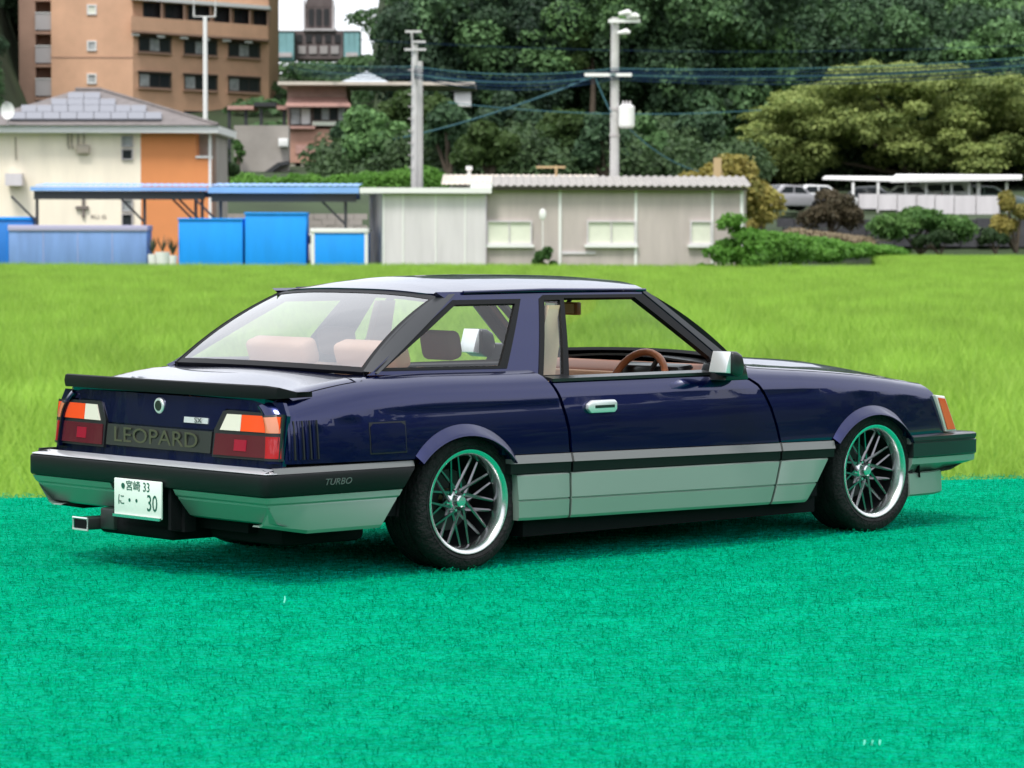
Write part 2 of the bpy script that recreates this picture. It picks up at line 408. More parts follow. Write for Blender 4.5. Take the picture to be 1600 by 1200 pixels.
def make_side(sg):
    F = Sd(sg); B = lambda u, s: F(u, s)
    zsf = lambda x: Hf(x) - rzf(x)
    # rear quarter
    archR = [p for p in arc(CRX, CRZ, .345, .325, 180, 0, 28) if p[1] > zt(p[0]) + .004]
    seam = lambda x: zsf(x) + math.pi / 4 * (rzf(x) + ryf(x)) * .70
    poly = [(-1.06, zt(-1.06) + .004)] + [(archR[0][0], zt(archR[0][0]) + .004)] + archR + [(archR[-1][0], zt(archR[-1][0]) + .004)]
    poly += [(.560, zt(.56) + .004), (.556, .58), (.540, .645), (.516, .72), (.487, .79), (.470, .835), (.425, .90)]
    poly += [(-.50, .90)] + [(x, seam(x)) for x in (-.53, -.65, -.78, -.9, -.99)]
    poly += [(-1.03, .775), (-1.06, .76)]
    panel('quarter_panel', poly, B, PAINT, car, h=.03)
    # door
    dp = [(.578, zt(.578) + .004), (.574, .58), (.558, .648), (.534, .722), (.505, .79), (.497, .812), (1.60, .812), (1.66, .79), (1.74, .765), (1.785, .735), (1.822, .69), (1.855, .63), (1.885, .55), (1.908, zt(1.9) + .004)]
    d = panel('door', dp, B, PAINT, car, h=.03)
    # fender
    archF = [p for p in arc(CFX, CFZ, .348, .322, 180, 0, 28) if p[1] > zt(p[0]) + .004]
    fp = [(1.924, zt(1.92) + .004), (archF[0][0], zt(archF[0][0]) + .004)] + archF + [(archF[-1][0], zt(archF[-1][0]) + .004)]
    fp += [(3.155, zt(3.1) + .004), (3.088, Hf(3.06) - .045), (3.075, Hf(3.06) - .03)]
    fp += [(x, seam(x)) for x in (3.04, 2.9, 2.6, 2.3, 2.0, 1.80)] + [(1.70, .905), (1.60, .905), (1.60, .822), (1.668, .806), (1.752, .778), (1.800, .745), (1.838, .695), (1.872, .633), (1.902, .552)]
    panel('front_fender', fp, B, PAINT, car, h=.03)
    # arch flares
    for (cx, cz, ax, az, ox, oz, ocz) in ((CRX, CRZ, .345, .325, .367, .371, .261), (CFX, CFZ, .348, .322, .366, .361, .254)):
        rows = []
        for i in range(41):
            a_ = rad(186 - 192 * i / 40); ca, sa_ = math.cos(a_), math.sin(a_)
            row = []
            for t, dy in ((0, .001), (.25, .012), (.5, .023), (.75, .033), (.93, .040), (1.0, .040), (1.03, .034), (1.03, -.05)):
                px_ = cx + (ox + (ax - ox) * t) * ca; pz = (ocz + (cz - ocz) * t) + (oz + (az - oz) * t) * sa_
                pz_ = pz
                y = Wf(px_) - sidecut(pz_) + dy * (.35 + .65 * max(sa_, 0) ** .5)
                row.append((px_, sg * y, pz_))
            rows.append(row)
        keep = [r for r in rows if r[4][2] > zt(r[4][0]) - .03]
        MB().grid(keep).build('wheel_arch', PAINT, car, smooth=50)
    # moulding strip: grey upper face, black lower face
    def strip(name, mat, u0, u1, zfa, zfb, oa, ob, parent=car, bev=0):
        rows = []
        n = max(2, int((u1 - u0) / .08))
        for i in range(n + 1):
            u = u0 + (u1 - u0) * i / n
            pa = body(u, zfa(u), 0, sg); pb = body(u, zfb(u), 0, sg)
            rows.append([(pa.x, pa.y - sg * .03, pa.z + .002), (pa.x, pa.y + sg * oa, pa.z), (pb.x, pb.y + sg * ob, pb.z), (pb.x, pb.y - sg * .03, pb.z)])
        g = MB().grid(rows)
        g.add(rows[0], [(0, 1, 2, 3)]); g.add(rows[-1], [(0, 1, 2, 3)])
        return g.build(name, mat, parent, smooth=30)
    for u0, u1, par in ((.205, .562, car), (.576, 1.908, d), (1.922, 2.285, car), (2.85, 3.0, car)):
        strip('side_moulding', GREYT, u0, u1, zt, zb, .006, .016, par)
        strip('lower_moulding', BUMPM, u0, u1, zb, lambda x: zk(x) + .003, .009, .007, par)
    # silver skirts: upper face, groove, lower face
    def skirt(u0t, u0b, u1t, u1b, par, n=10):
        prof = [(1.0, .004), (.97, .014), (.46, .020), (.445, .012), (.43, .012), (.415, .020), (.06, .0175), (0, .010), (0, -.08)]
        rows = []
        for i in range(n + 1):
            row = []
            for k, dy in prof:
                f = i / n
                ut = u0t + (u1t - u0t) * f; ub = u0b + (u1b - u0b) * f; u = ub + (ut - ub) * k
                z = zl(u) + (zk(u) - zl(u)) * k
                edge = min(i, n - i) == 0
                row.append((u, sg * (Wf(u) + dy - (.006 if edge else 0)), z))
            rows.append(row)
        g = MB().grid(rows)
        for r in (rows[0], rows[-1]):
            q = [(p[0], sg * .76, p[2]) for p in r]
            g.grid([r, q])
        return g.build('sill_skirt', SILVER, par, smooth=25)
    skirt(.242, .250, .552, .545, car, 6)
    skirt(.566, .560, 1.905, 1.835, d, 14)
    skirt(1.921, 1.851, 2.245, 2.085, car, 6)
    # door handle
    hm = MB().prism([(.672, .668), (.69, .650), (.835, .650), (.850, .662), (.850, .694), (.835, .706), (.700, .706), (.672, .690)], sg * (Wf(.75) - .018), sg * (Wf(.75) + .004), 'y')
    ho = hm.build('door_handle', BRIGHT, d, bevel=.005)
    MB().box((.712, sg * (Wf(.75) + .002) - .003, .671), (.832, sg * (Wf(.75) + .004) + .003, .684)).build('handle_slot', BLACKP, d)
    # fuel flap on the right, vents on both
    if sg < 0:
        panel('fuel_flap_gap', [(-.571, .526), (-.374, .526), (-.374, .658), (-.571, .658)], B, BLACKP, car, off=.0012, h=.05, flange=0)
        panel('fuel_flap', [(-.565, .532), (-.38, .532), (-.38, .64), (-.40, .652), (-.55, .652), (-.565, .64)], B, PAINT, car, off=.004, h=.05, flange=.006)
    for i in range(4):
        u = -.965 + .036 * i
        a0 = body(u, .52, 0, sg); a1 = body(u, .68, 0, sg)
        MB().tube([a0, body(u, .60, 0, sg), a1], .0085, 6).build('vent_louvre', PAINT, car, smooth=60)
        b0 = [body(u + .018, z, 0, sg) for z in (.52, .6, .68)]
        MB().tube(b0, .005, 5).build('vent_slot', BLACKP, car, smooth=60)
    # tail lamp side wraps
    for z0, z1, mt_, nm in ((.628, .700, ORANGE, 'indicator_lens'), (.527, .612, REDL, 'red_lens')):
        pass
both(make_side)

# ---- side glass, pillars
def G(sg, off=0.0):
    def f(x, z):
        y = .715 - (z - .85) * .42 - .02 * ((z - 1.0) / .15) ** 2 * .2
        y -= .02 * max(0, (-.1 - x)) * 1.5
        y -= .03 * max(0, x - 1.2)
        return Vector((x, sg * (y + off), z))
    return f
def make_green(sg):
    g = G(sg)
    quarter_o = [(-.435, .862), (.305, .853), (.500, 1.150), (.098, 1.150)]
    quarter_i = [(-.372, .874), (.268, .866), (.458, 1.130), (.108, 1.130)]
    door_o = [(.478, .808), (1.665, .800), (1.655, .862), (1.268, 1.162), (.640, 1.165), (.612, 1.150)]
    door_i = [(.664, .812), (1.600, .803), (1.588, .868), (1.205, 1.148), (.762, 1.150)]
    strip_i = [(.510, .818), (.632, .818), (.735, 1.143), (.640, 1.143)]
    top = [(.02, 1.186), (1.28, 1.186), (1.35, 1.145), (1.55, .995), (1.765, .84), (1.70, .80), (.455, .80), (.40, .838), (-.48, .846), (-.44, .862), (.06, 1.160)]
    panel('window_surround', top, g, PAINT, car, holes=[quarter_o, door_o], h=.05, flange=.025)
    panel('quarter_window_frame', quarter_o, g, FRAMEB, car, holes=[quarter_i], h=.05, flange=.02, off=.003)
    dfr = panel('door_window_frame', door_o, g, FRAMEB, car, holes=[door_i, strip_i], h=.05, flange=.025, off=.003)
    panel('quarter_window', quarter_i, g, GLS, car, h=.08, flange=0, off=-.006)
    panel('pillar_window', strip_i, g, GLS, car, h=.08, flange=0, off=-.006)
    # grey trim over the rear pillar, butted against the window frame
    rows = []
    for i in range(9):
        t = i / 8; b_ = RG(sg * .985, .0 + t * 1.0); a_ = g(.118 + (-.424 - .118) * t, 1.176 + (.850 - 1.176) * t)
        o_ = Vector((0, sg * .010, .002)); a_ = a_ + o_; m1 = b_.lerp(a_, .5) + Vector((-.003, sg * .006, .004))
        rows.append([b_ + Vector((0, 0, -.03)), b_ + Vector((-.004, 0, .005)), m1, a_, a_ - Vector((0, sg * .03, 0))])
    MB().grid(rows).build('rear_pillar_trim', PILLART, car, smooth=50)
    # belt ledge between door skin and glass
    MB().prism([(.735, .80), (.795, .792), (.795, .806), (.735, .815)], .50, 1.60, 'x').build('belt_ledge', BLACKP, car) if sg > 0 else \
        MB().prism([(-.735, .80), (-.795, .792), (-.795, .806), (-.735, .815)], .50, 1.60, 'x').build('belt_ledge', BLACKP, car)
    panel('front_pillar_trim', [(1.275, 1.184), (1.345, 1.143), (1.545, .993), (1.755, .843), (1.70, .806), (1.672, .803), (1.660, .866), (1.272, 1.166)], g, PILLART, car, h=.05, flange=.02, off=.006)
    # inner B pillar trim, tan lower, seen through the narrow pane
    MB().prism([(.50, .60), (.66, .60), (.755, 1.12), (.66, 1.12)], sg * .60, sg * .56, 'y').build('pillar_trim', PILLARI, car)
    # inner door card
    MB().box((.60, min(sg * .73, sg * .69), .28), (1.62, max(sg * .73, sg * .69), .785)).build('door_card', TAN, car, bevel=.01)
    MB().box((-.36, min(sg * .70, sg * .66), .64), (.52, max(sg * .70, sg * .66), .83)).build('rear_side_card', TAN, car, bevel=.01)
    # wing mirror (the far one sits a little higher and further forward)
    ox, oz, k = (.02, 0, 1.0) if sg < 0 else (.17, .03, 1.22)
    X = lambda x, z: (1.47 + (x - 1.47) * k + ox, .80 + (z - .80) * k + oz)
    MB().prism([X(1.46, .77), X(1.62, .77), X(1.60, .835), X(1.50, .85)], sg * .72, sg * .90, 'y').build('mirror_foot', BLACKP, car, bevel=.01)
    MB().prism([X(1.415, .808), X(1.45, .790), X(1.485, .795), X(1.50, .84), X(1.485, .89), X(1.45, .906), X(1.415, .906)], sg * .86, sg * (.990 if sg < 0 else .99), 'y').build('mirror_housing', BLACKP, car, bevel=.014, seg=3)
    ya, yb_ = sorted((sg * .872, sg * (.980 if sg < 0 else .98)))
    MB().prism([X(1.378, .812), X(1.412, .808), X(1.414, .905), X(1.406, .907)], ya, yb_, 'y').build('mirror_glass', BRIGHT, car, bevel=.003)  # pale satin face instead of a mirror, imitating reflected white sky
PILLART = principled('pillar_grey', (.030, .032, .036), .42, .1, .1)
PILLARI = principled('pillar_cream', (.62, .46, .30), .6, var=.15, vscale=4)

# ---- roof
def roof(x, y):
    e = 1.186 - .012 * ((x - .65) / .65) ** 2
    k = min(abs(y) / .575, 1.0)
    z = e - .012 * max(0, (.35 - x) / .35) ** 2 + interp(x, [0, .15, .35, .7], [.030, .046, .060, .064]) * (1 - k ** 2.5) - .012 * max(0, (x - 1.1) / .3) ** 2 * (1 - k)
    return Vector((x, y, z))
rf_front = lambda y: 1.30 + .13 * (1 - (y / .575) ** 2)
rf_rear = lambda y: .050 - .035 * (1 - (y / .575) ** 2) + .085 * max(0, (abs(y) - .45) / .122) ** 2
ys = [i / 12 * .572 for i in range(-12, 13)]
panel('roof', [(rf_rear(y), y) for y in ys] + [(rf_front(y), y) for y in reversed(ys)], roof, PAINT, car, h=.045, flange=.02)
# roof drip edge
for sg in (-1, 1):
    MB().tube([(.17, sg * .577, 1.184), (.65, sg * .579, 1.190), (1.29, sg * .574, 1.182)], .007, 6).build('drip_rail', PAINT, car, smooth=60)
def ruled(top, bot, bulge):
    def f(y, t):   # y -1..1, t 0 top .. 1 bottom
        a = top(y); b = bot(y); p = a.lerp(b, t); k = 4 * t * (1 - t)
        return p + bulge * k
    return f
def rr_top(y): yy = y * .555; xx = .050 - .035 * (1 - (yy / .575) ** 2); return Vector((xx + .004, yy, roof(xx, yy).z - .006))
def rr_bot(y): yy = y * .665; return Vector((-.455 - .075 * (1 - y * y), yy, .856 + .010 * (1 - y * y)))
RG = ruled(rr_top, rr_bot, Vector((-.02, 0, .018)))
def ws_top(y): yy = y * .562; return Vector((rf_front(yy), yy, roof(rf_front(yy), yy).z - .006))
def ws_bot(y): yy = y * .70; return Vector((1.775 + .13 * (1 - y * y), yy, .838 + .020 * (1 - y * y)))
WG = ruled(ws_top, ws_bot, Vector((.02, 0, .018)))
both(make_green)
sq = lambda a, b, c, d: [(a, b), (c, b), (c, d), (a, d)]
panel('rear_window_seal', sq(-1, 0, 1, 1), RG, FRAMEB, car, holes=[sq(-.945, .055, .945, .95)], h=.09, flange=.02, off=.002)
panel('rear_window', sq(-.945, .055, .945, .95), RG, GLSR, car, h=.09, flange=0)
panel('windscreen_seal', sq(-1, 0, 1, 1), WG, FRAMEB, car, holes=[sq(-.945, .06, .945, .94)], h=.09, flange=.02, off=.002)
panel('windscreen', sq(-.945, .06, .945, .94), WG, GLS, car, h=.09, flange=0)
# ---- decks
def top(x, y):
    H = Hf(x); RZ_ = rzf(x); RY_ = ryf(x); zs = H - RZ_; W = Wf(x) - sidecut(zs); a_ = abs(y); y1 = W - RY_
    if a_ <= y1: z = H + plateau(x, y / y1)
    else: z = zs + RZ_ * math.sin(math.acos(max(-1, min(1, 1 - (W - a_) / RY_))))
    return Vector((x, y, z))
def ye(x):   # half width at the shoulder seam
    RY_ = ryf(x); zs = Hf(x) - rzf(x); W = Wf(x) - sidecut(zs)
    return W - RY_ * (1 - math.cos(.70 * math.pi / 2)) - .006
tr = [(x, -ye(x)) for x in (-.57, -.7, -.85, -.985)] + [(-1.003, -.68), (-1.010, -.4), (-1.012, 0), (-1.010, .4), (-1.003, .68)] + [(x, ye(x)) for x in (-.985, -.85, -.7, -.57)]
tr += [(-.555, .5), (-.57, .3), (-.585, 0), (-.57, -.3), (-.555, -.5)]
lid = panel('boot_lid', tr, top, PAINT, car, h=.045, flange=.02)
dk = [(-.555, -.735), (-.545, -.5), (-.56, -.3), (-.575, 0), (-.56, .3), (-.545, .5), (-.555, .735), (-.47, .69), (-.44, .64), (-.50, .3), (-.52, 0), (-.50, -.3), (-.44, -.64), (-.47, -.69)]
panel('rear_deck', dk, top, PAINT, car, h=.05, flange=.02, off=-.002)
hd = [(1.82, -.70), (1.80, -ye(1.8))] + [(x, -ye(x)) for x in (2.0, 2.3, 2.6, 2.9, 3.04)] + [(3.13, -.62), (3.18, -.3), (3.19, 0), (3.18, .3), (3.13, .62)]
hd += [(x, ye(x)) for x in (3.04, 2.9, 2.6, 2.3, 2.0, 1.80)] + [(1.82, .70), (1.895, .4), (1.925, 0), (1.895, -.4)]
panel('bonnet', hd, top, PAINT, car, h=.05, flange=.02)
panel('scuttle', [(1.775, -.70), (1.815, -.69), (1.89, -.4), (1.92, 0), (1.89, .4), (1.815, .69), (1.775, .70), (1.72, .5), (1.72, -.5)], top, BLACKP, car, h=.08, flange=.01, off=-.008)
# ---- tail
def tail(off=0.0):
    return lambda y, z: Vector((-1.048 - off + .035 * (abs(y) / .8) ** 2.5 + (z - .5) * .12, y, z))
T0 = tail()
panel('boot_lid_face', [(-.655, .757), (-.72, .735), (-.72, .716), (-.44, .716), (-.37, .625), (.37, .625), (.44, .716), (.72, .716), (.72, .735), (.655, .757)], tail(.003), PAINT, lid, h=.05, flange=.015)
panel('tail_panel', [(-.80, .46), (.80, .46), (.80, .70), (.77, .752), (-.77, .752), (-.80, .70)], tail(-.006), PAINT, car, h=.06, flange=.02)
GARN = principled('garnish_black', (.018, .020, .018), .35, 0, .5)
gp = panel('tail_garnish', [(-.365, .528), (.375, .528), (.375, .618), (-.365, .618)], tail(.005), GARN, car, h=.06, flange=.015)
RX = Matrix(((0, 0, -1, 0), (-1, 0, 0, 0), (0, 1, 0, 0), (0, 0, 0, 1)))   # text plane -> faces the rear (-x), reads left to right from behind
def tail_text(name, txt, size, y, z, mat, parent, xoff, xs=1.0, ext=.0008, shear=0, lean=.12):
    me = text_mesh(txt, size, extrude=ext, xscale=xs, shear=shear)
    M_ = Matrix.Translation((-1.048 - xoff + (z - .5) * lean, y, z)) @ RX
    me.transform(M_)
    return link(name, me, mat, parent)
tail_text('garnish_lettering', 'LEOPARD', .092, .015, .573, GOLD, gp, .008, 1.52)
em = MB()
for r0, r1, x0 in ((.036, .036, 0),):
    em.tube([(-1.02, .008, .71), (-1.030, .008, .71), (-1.034, .008, .71)], [.034, .034, .030], 20)
emb = em.build('round_emblem', BRIGHT, lid, smooth=40)
MB().tube([(-1.0335, .008, .71), (-1.037, .008, .71)], [.023, .021], 16).build('emblem_centre', BLACKP, emb, smooth=40)
bd = panel('grade_badge', [(-.175, .648), (-.335, .648), (-.335, .672), (-.175, .672)], tail(.008), BRIGHT, lid, h=.08, flange=.01)
tail_text('badge_lettering', 'SX', .030, -.275, .660, BLACKP, bd, .010, 1.5, .0005)
for sg in (-1, 1):
    Y = lambda a_: sg * a_
    hs = [(Y(.385), .516), (Y(.795), .516), (Y(.795), .706), (Y(.46), .712), (Y(.43), .706), (Y(.385), .63)]
    hl = panel('tail_lamp', hs, tail(.010), BLACKP, car, h=.06, flange=.02)
    panel('reversing_lens', [(Y(.425), .629), (Y(.552), .629), (Y(.552), .696), (Y(.462), .696)], tail(.014), WHITEL, hl, h=.08, flange=.004)
    panel('indicator_lens', [(Y(.554), .629), (Y(.785), .629), (Y(.785), .696), (Y(.554), .696)], tail(.014), ORANGE, hl, h=.08, flange=.004)
    panel('red_lens', [(Y(.395), .526), (Y(.785), .526), (Y(.785), .614), (Y(.40), .614)], tail(.014), REDL, hl, h=.08, flange=.004)
    panel('red_reflector', [(Y(.525), .548), (Y(.600), .548), (Y(.600), .594), (Y(.525), .594)], tail(.016), REDB, hl, h=.08, flange=.002)
    Fs = Sd(sg)
    panel('lamp_side_housing', [(-1.055, .516), (-.985, .516), (-.985, .708), (-1.055, .708)], Fs, BLACKP, hl, h=.02, off=.006, flange=.01)
    SIDEL = bpy.data.materials.get('side_lens') or principled('side_lens', (.62, .20, .10), .12, 0, 1)
    panel('side_lens', [(-1.050, .629), (-.992, .629), (-.992, .698), (-1.050, .698)], Fs, SIDEL, hl, h=.02, off=.009, flange=.004)
    REDS = bpy.data.materials.get('side_red_lens') or principled('side_red_lens', (.40, .015, .02), .1, 0, 1)
    panel('side_red_lens', [(-1.050, .526), (-.992, .526), (-.992, .614), (-1.050, .614)], Fs, REDS, hl, h=.02, off=.009, flange=.004)
# ---- rear bumper: path round the tail
def bumper(name, path, prof, mat, parent, smooth=28):
    rows = []
    for i, (x, y, nx, ny) in enumerate(path):
        rows.append([(x + nx * o(x, y) if callable(o) else x + nx * o, y + ny * (o(x, y) if callable(o) else o), z(x, y) if callable(z) else z) for o, z in prof])
    g = MB().grid(rows)
    g.add(rows[0], [tuple(range(len(prof)))]); g.add(rows[-1], [tuple(range(len(prof)))])
    return g.build(name, mat, parent, smooth=smooth)
def path_rear(x_end):
    p = [(x_end, -.850, 0, -1), (-.60, -.850, 0, -1), (-.9, -.850, 0, -1), (-1.085, -.848, -.1, -1)]
    for q in (15, 30, 45, 60, 75): p.append((-1.095 - .035 * math.sin(rad(q)), -.815 - .033 * math.cos(rad(q)), -math.sin(rad(q)), -math.cos(rad(q))))
    p.append((-1.130, -.80, -1, 0)); mid = [(-1.134, -.4, -1, 0), (-1.136, 0, -1, 0), (-1.134, .4, -1, 0)]
    return p + mid + [(x, -y, nx, -ny) for x, y, nx, ny in reversed(p)]
pr = path_rear(-.335)
rear = lambda x, y: max(0, min(1, (-1.0 - x) / .1))
bump = bumper('rear_bumper', pr, [(-.030, .4625), (-.010, .4665), (-.002, .462), (0.0, .455), (0, .386), (-.006, .378), (-.06, .376)], BUMPM, car, 40)
LEDGE = principled('ledge_pale_grey', (.46, .48, .50), .30, .3, .5)
led = [q for q in pr if q[0] < -1.08]
bumper('bumper_ledge', [(-1.07, -.850, -.1, -1)] + led + [(-1.07, .850, -.1, 1)], [(lambda x, y: -.088, .4800), (lambda x, y: -.084, .4850), (-.012, .4735), (-.006, .4695), (-.012, .4675), (-.085, .4675)], LEDGE, bump, 30)
for sg in (-1, 1):
    rows = []
    for i in range(12):
        u = -.335 - .745 * i / 11
        rows.append([(u, sg * .815, .4915), (u, sg * .832, .4905), (u, sg * .841, .4675), (u, sg * .815, .4670)])
    MB().grid(rows).build('side_moulding', GREYT, bump, smooth=30)
# silver lower valance: right part, left part (plate recess between)
def val(path, inset):
    return bumper('bumper_valance', path, [(-.05, .3755), (-.010, .374), (lambda x, y: -.009 - .014 * rear(x, y), lambda x, y: .350), (lambda x, y: -.018 - .018 * rear(x, y), .341), (lambda x, y: -.016 - .022 * rear(x, y), .333), (lambda x, y: -.022 - .075 * rear(x, y), lambda x, y: .262 - .030 * (1 - rear(x, y)) ), (lambda x, y: -.03 - .095 * rear(x, y), lambda x, y: .252 - .034 * (1 - rear(x, y))), (lambda x, y: -.10 - .08 * rear(x, y), lambda x, y: .252 - .034 * (1 - rear(x, y)))], SILVER, car, 25)
half = [q for q in path_rear(-.40) if q[1] < -.5]
def trim_end(o):   # slanted end against the tyre
    for v in o.data.vertices:
        if v.co.x > -.55 and abs(v.co.y) > .7: v.co.x -= (.376 - v.co.z) * .72 * max(0, min(1, (v.co.x + .60) / .18))
R_ = half + [(-1.133, -.45, -1, 0), (-1.133, -.215, -1, 0)]
o = val(R_, 0); trim_end(o)
Lh = [(x, -y, nx, -ny) for x, y, nx, ny in reversed(half)]
o = val([(-1.133, .235, -1, 0), (-1.133, .45, -1, 0)] + Lh, 0); trim_end(o)
for v in bump.data.vertices:
    if v.co.x > -.5 and abs(v.co.y) > .7 and v.co.z < .47: v.co.x -= (.47 - v.co.z) * .75
# plate recess, muffler, tow box
MB().box((-1.06, -.21, .19), (-1.00, .23, .376)).build('plate_recess', DARK, car)
MB().box((-1.115, -.19, .20), (-1.06, -.17, .376)).build('recess_cheek', DARK, car)
pl = MB().prism([(-.168, .243), (.168, .243), (.168, .402), (-.168, .402)], -1.150, -1.140, 'x').build('licence_plate', PLATE, car, bevel=.004)
MB().prism([(-.168, .238), (.168, .238), (.168, .250), (-.168, .250)], -1.158, -1.151, 'x').build('plate_rim', CHROME, pl)
def ptext(txt, size, y, z, xs=1.0):
    me = text_mesh(txt, size, xscale=xs, extrude=.0006)
    me.transform(Matrix.Translation((-1.1512, y, z)) @ RX); return link('plate_lettering', me, PGREEN, pl)
ptext('宮崎', .046, .03, .372, 1.15); ptext('33', .055, -.065, .372, .95)
ptext('に', .052, .115, .310); ptext('・', .07, .055, .308); ptext('・', .07, .005, .308)
ptext('30', .098, -.105, .305, .80)
MB().tube([(-1.151, .10, .372), (-1.153, .10, .372)], .012, 10).build('plate_seal', PGREEN, pl)
MB().box((-1.06, -.12, .145), (-.55, .42, .235)).build('muffler', DARK, car, bevel=.03, seg=3)
EXB = principled('exhaust_grey', (.035, .04, .04), .4, .4)
MB().box((-1.08, .27, .165), (-.80, .372, .258)).build('exhaust_box', EXB, car, bevel=.01)
ex = MB()
ex.prism([(.388, .160), (.495, .160), (.495, .210), (.388, .210)], -1.13, -.85, 'x')
exo = ex.build('exhaust_tip', EXB, car, bevel=.008)
MB().tube([(-1.133, .388, .160), (-1.133, .495, .160), (-1.133, .495, .210), (-1.133, .388, .210)], .005, 5, closed=True).build('exhaust_rim', BRIGHT, exo)
MB().box((-1.134, .396, .168), (-1.129, .487, .202)).build('exhaust_opening', DARK, exo)
MB().box((-.90, -.66, .15), (-.45, -.16, .26)).build('rear_undertray', DARK, car, bevel=.03)
# bumper side script
me = text_mesh('TURBO', .038, shear=.35, extrude=.001, xscale=1.15)
me.transform(Matrix.Translation((-.76, -.8515, .425)) @ Matrix(((1, 0, 0, 0), (0, 0, -1, 0), (0, 1, 0, 0), (0, 0, 0, 1))))
SCRIPTM = principled('dull_silver_script', (.16, .17, .17), .4, .6)
link('bumper_script', me, SCRIPTM, car)
# ---- boot spoiler
sp_path = [(-.90, -.765, .2), (-.985, -.750, .8), (-1.015, -.70, 1), (-1.030, -.4, 1), (-1.034, 0, 1), (-1.030, .4, 1), (-1.015, .70, 1), (-.985, .750, .8), (-.90, .765, .2)]
rows = []
for x, y, k in sp_path:
    zt_ = .785 + .036 * k; zb_ = .772 - .006 * k
    rows.append([(x - .012 * k, y, zb_), (x - .018 * k, y, (zb_ + zt_) / 2), (x - .012 * k, y, zt_ - .004), (x, y, zt_), (x + .085, y * .985, .792), (x + .085, y * .985, .770)])
MB().grid(rows, closed_v=True).build('boot_spoiler', SPOIL, car, smooth=35)
# ---- nose and front bumper
bf = []
fp_ = [(2.865, -.845, 0, -1), (3.1, -.845, 0, -1), (3.30, -.835, .15, -1)]
for q in (60, 30, 0): fp_.append((3.33 + .07 * math.cos(rad(q)), -.765 - .07 * math.sin(rad(q)), math.cos(rad(q)), -math.sin(rad(q))))
fp_ += [(3.415, -.4, 1, 0), (3.425, 0, 1, 0)]
fp_ = fp_ + [(x, -y, nx, -ny) for x, y, nx, ny in reversed(fp_[:-1])]
bumper('front_bumper', fp_, [(-.10, .458), (-.012, .456), (0, .450), (0, .433), (-.006, .428), (-.006, .424), (0, .420), (0, .356), (-.006, .350), (-.08, .349)], BLACKP, car, 30)
bumper('front_valance', fp_, [(-.06, .3475), (-.008, .347), (-.010, .318), (lambda x, y: -.04 - .12 * max(0, min(1, (x - 2.95) / .4)), .270), (lambda x, y: -.09 - .18 * max(0, min(1, (x - 2.95) / .4)), .262)], SILVER, car, 30)
ld = [(2.862, -.825, 0, -1), (3.06, -.815, .1, -1), (3.18, -.76, .6, -.8), (3.23, -.60, .9, -.4), (3.26, -.3, 1, 0), (3.26, 0, 1, 0)]
ld = ld + [(x, -y, nx, -ny) for x, y, nx, ny in reversed(ld[:-1])]
bumper('air_dam', ld, [(-.02, .275), (-.004, .270), (0, .17), (-.01, .160), (-.10, .160)], SILVER, car, 30)
MB().prism([(-.70, .36), (.70, .36), (.70, .62), (-.70, .62)], 3.05, 3.13, 'x').build('grille', BLACKP, car)
for sg in (-1, 1):
    cs = [(3.075, .648), (3.150, .640), (3.245, .462), (3.160, .462)]
    WH = bpy.data.materials.get('corner_surround') or principled('corner_surround', (.72, .70, .66), .2, .3, .6)
    cm = MB().prism(cs, sg * .60, sg * .802, 'y').build('corner_lamp', WH, car, bevel=.006)
    ORNG2 = bpy.data.materials.get('amber_lens') or principled('amber_lens', (.72, .09, .015), .15, 0, 1)
    MB().prism([(3.094, .634), (3.143, .628), (3.226, .474), (3.167, .474)], sg * .79, sg * .808, 'y').build('corner_lens', ORNG2, cm)
# ---- dark inner shell, floor and sill underside
for sg in (-1, 1):
    a_ = arc(CRX, CRZ, .352, .332, 180, 0, 16); b_ = arc(CFX, CFZ, .356, .33, 180, 0, 16)
    poly = [(-1.0, .28), (-.40, .26)] + a_ + [(.30, .26), (2.215, .25)] + b_ + [(2.95, .25), (3.08, .30), (3.08, .60), (1.75, .78), (1.60, .785), (.50, .785), (-.40, .80), (-.98, .70)]
    panel('inner_shell', poly, (lambda sg: (lambda u, s: body(u, s, 0, sg) - Vector((0, sg * .030, 0))))(sg), DARK, car, h=.08, flange=0)
    for cx, cz in ((CRX, CRZ), (CFX, CFZ)):
        rows = []
        for i in range(17):
            q = rad(180 - 180 * i / 16); rows.append([(cx + .36 * math.cos(q), sg * .83, cz + .335 * math.sin(q)), (cx + .36 * math.cos(q), sg * .50, cz + .335 * math.sin(q))])
        MB().grid(rows).build('wheel_tub', DARK, car, smooth=40)
fl = MB()
fl.box((-.95, -.50, .20), (3.05, .50, .26)); fl.box((.32, -.80, .125), (2.20, .80, .20)); fl.box((.30, -.815, .20), (2.2, .815, .26))
fl.build('floor_pan', DARK, car)
MB().box((1.72, -.68, .26), (1.78, .68, .80)).build('bulkhead', DARK, car)
MB().box((-.95, -.68, .26), (-.92, .68, .74)).build('boot_wall', DARK, car)
MB().box((-.98, -.76, .30), (-.40, .76, .50)).build('boot_floor', DARK, car)
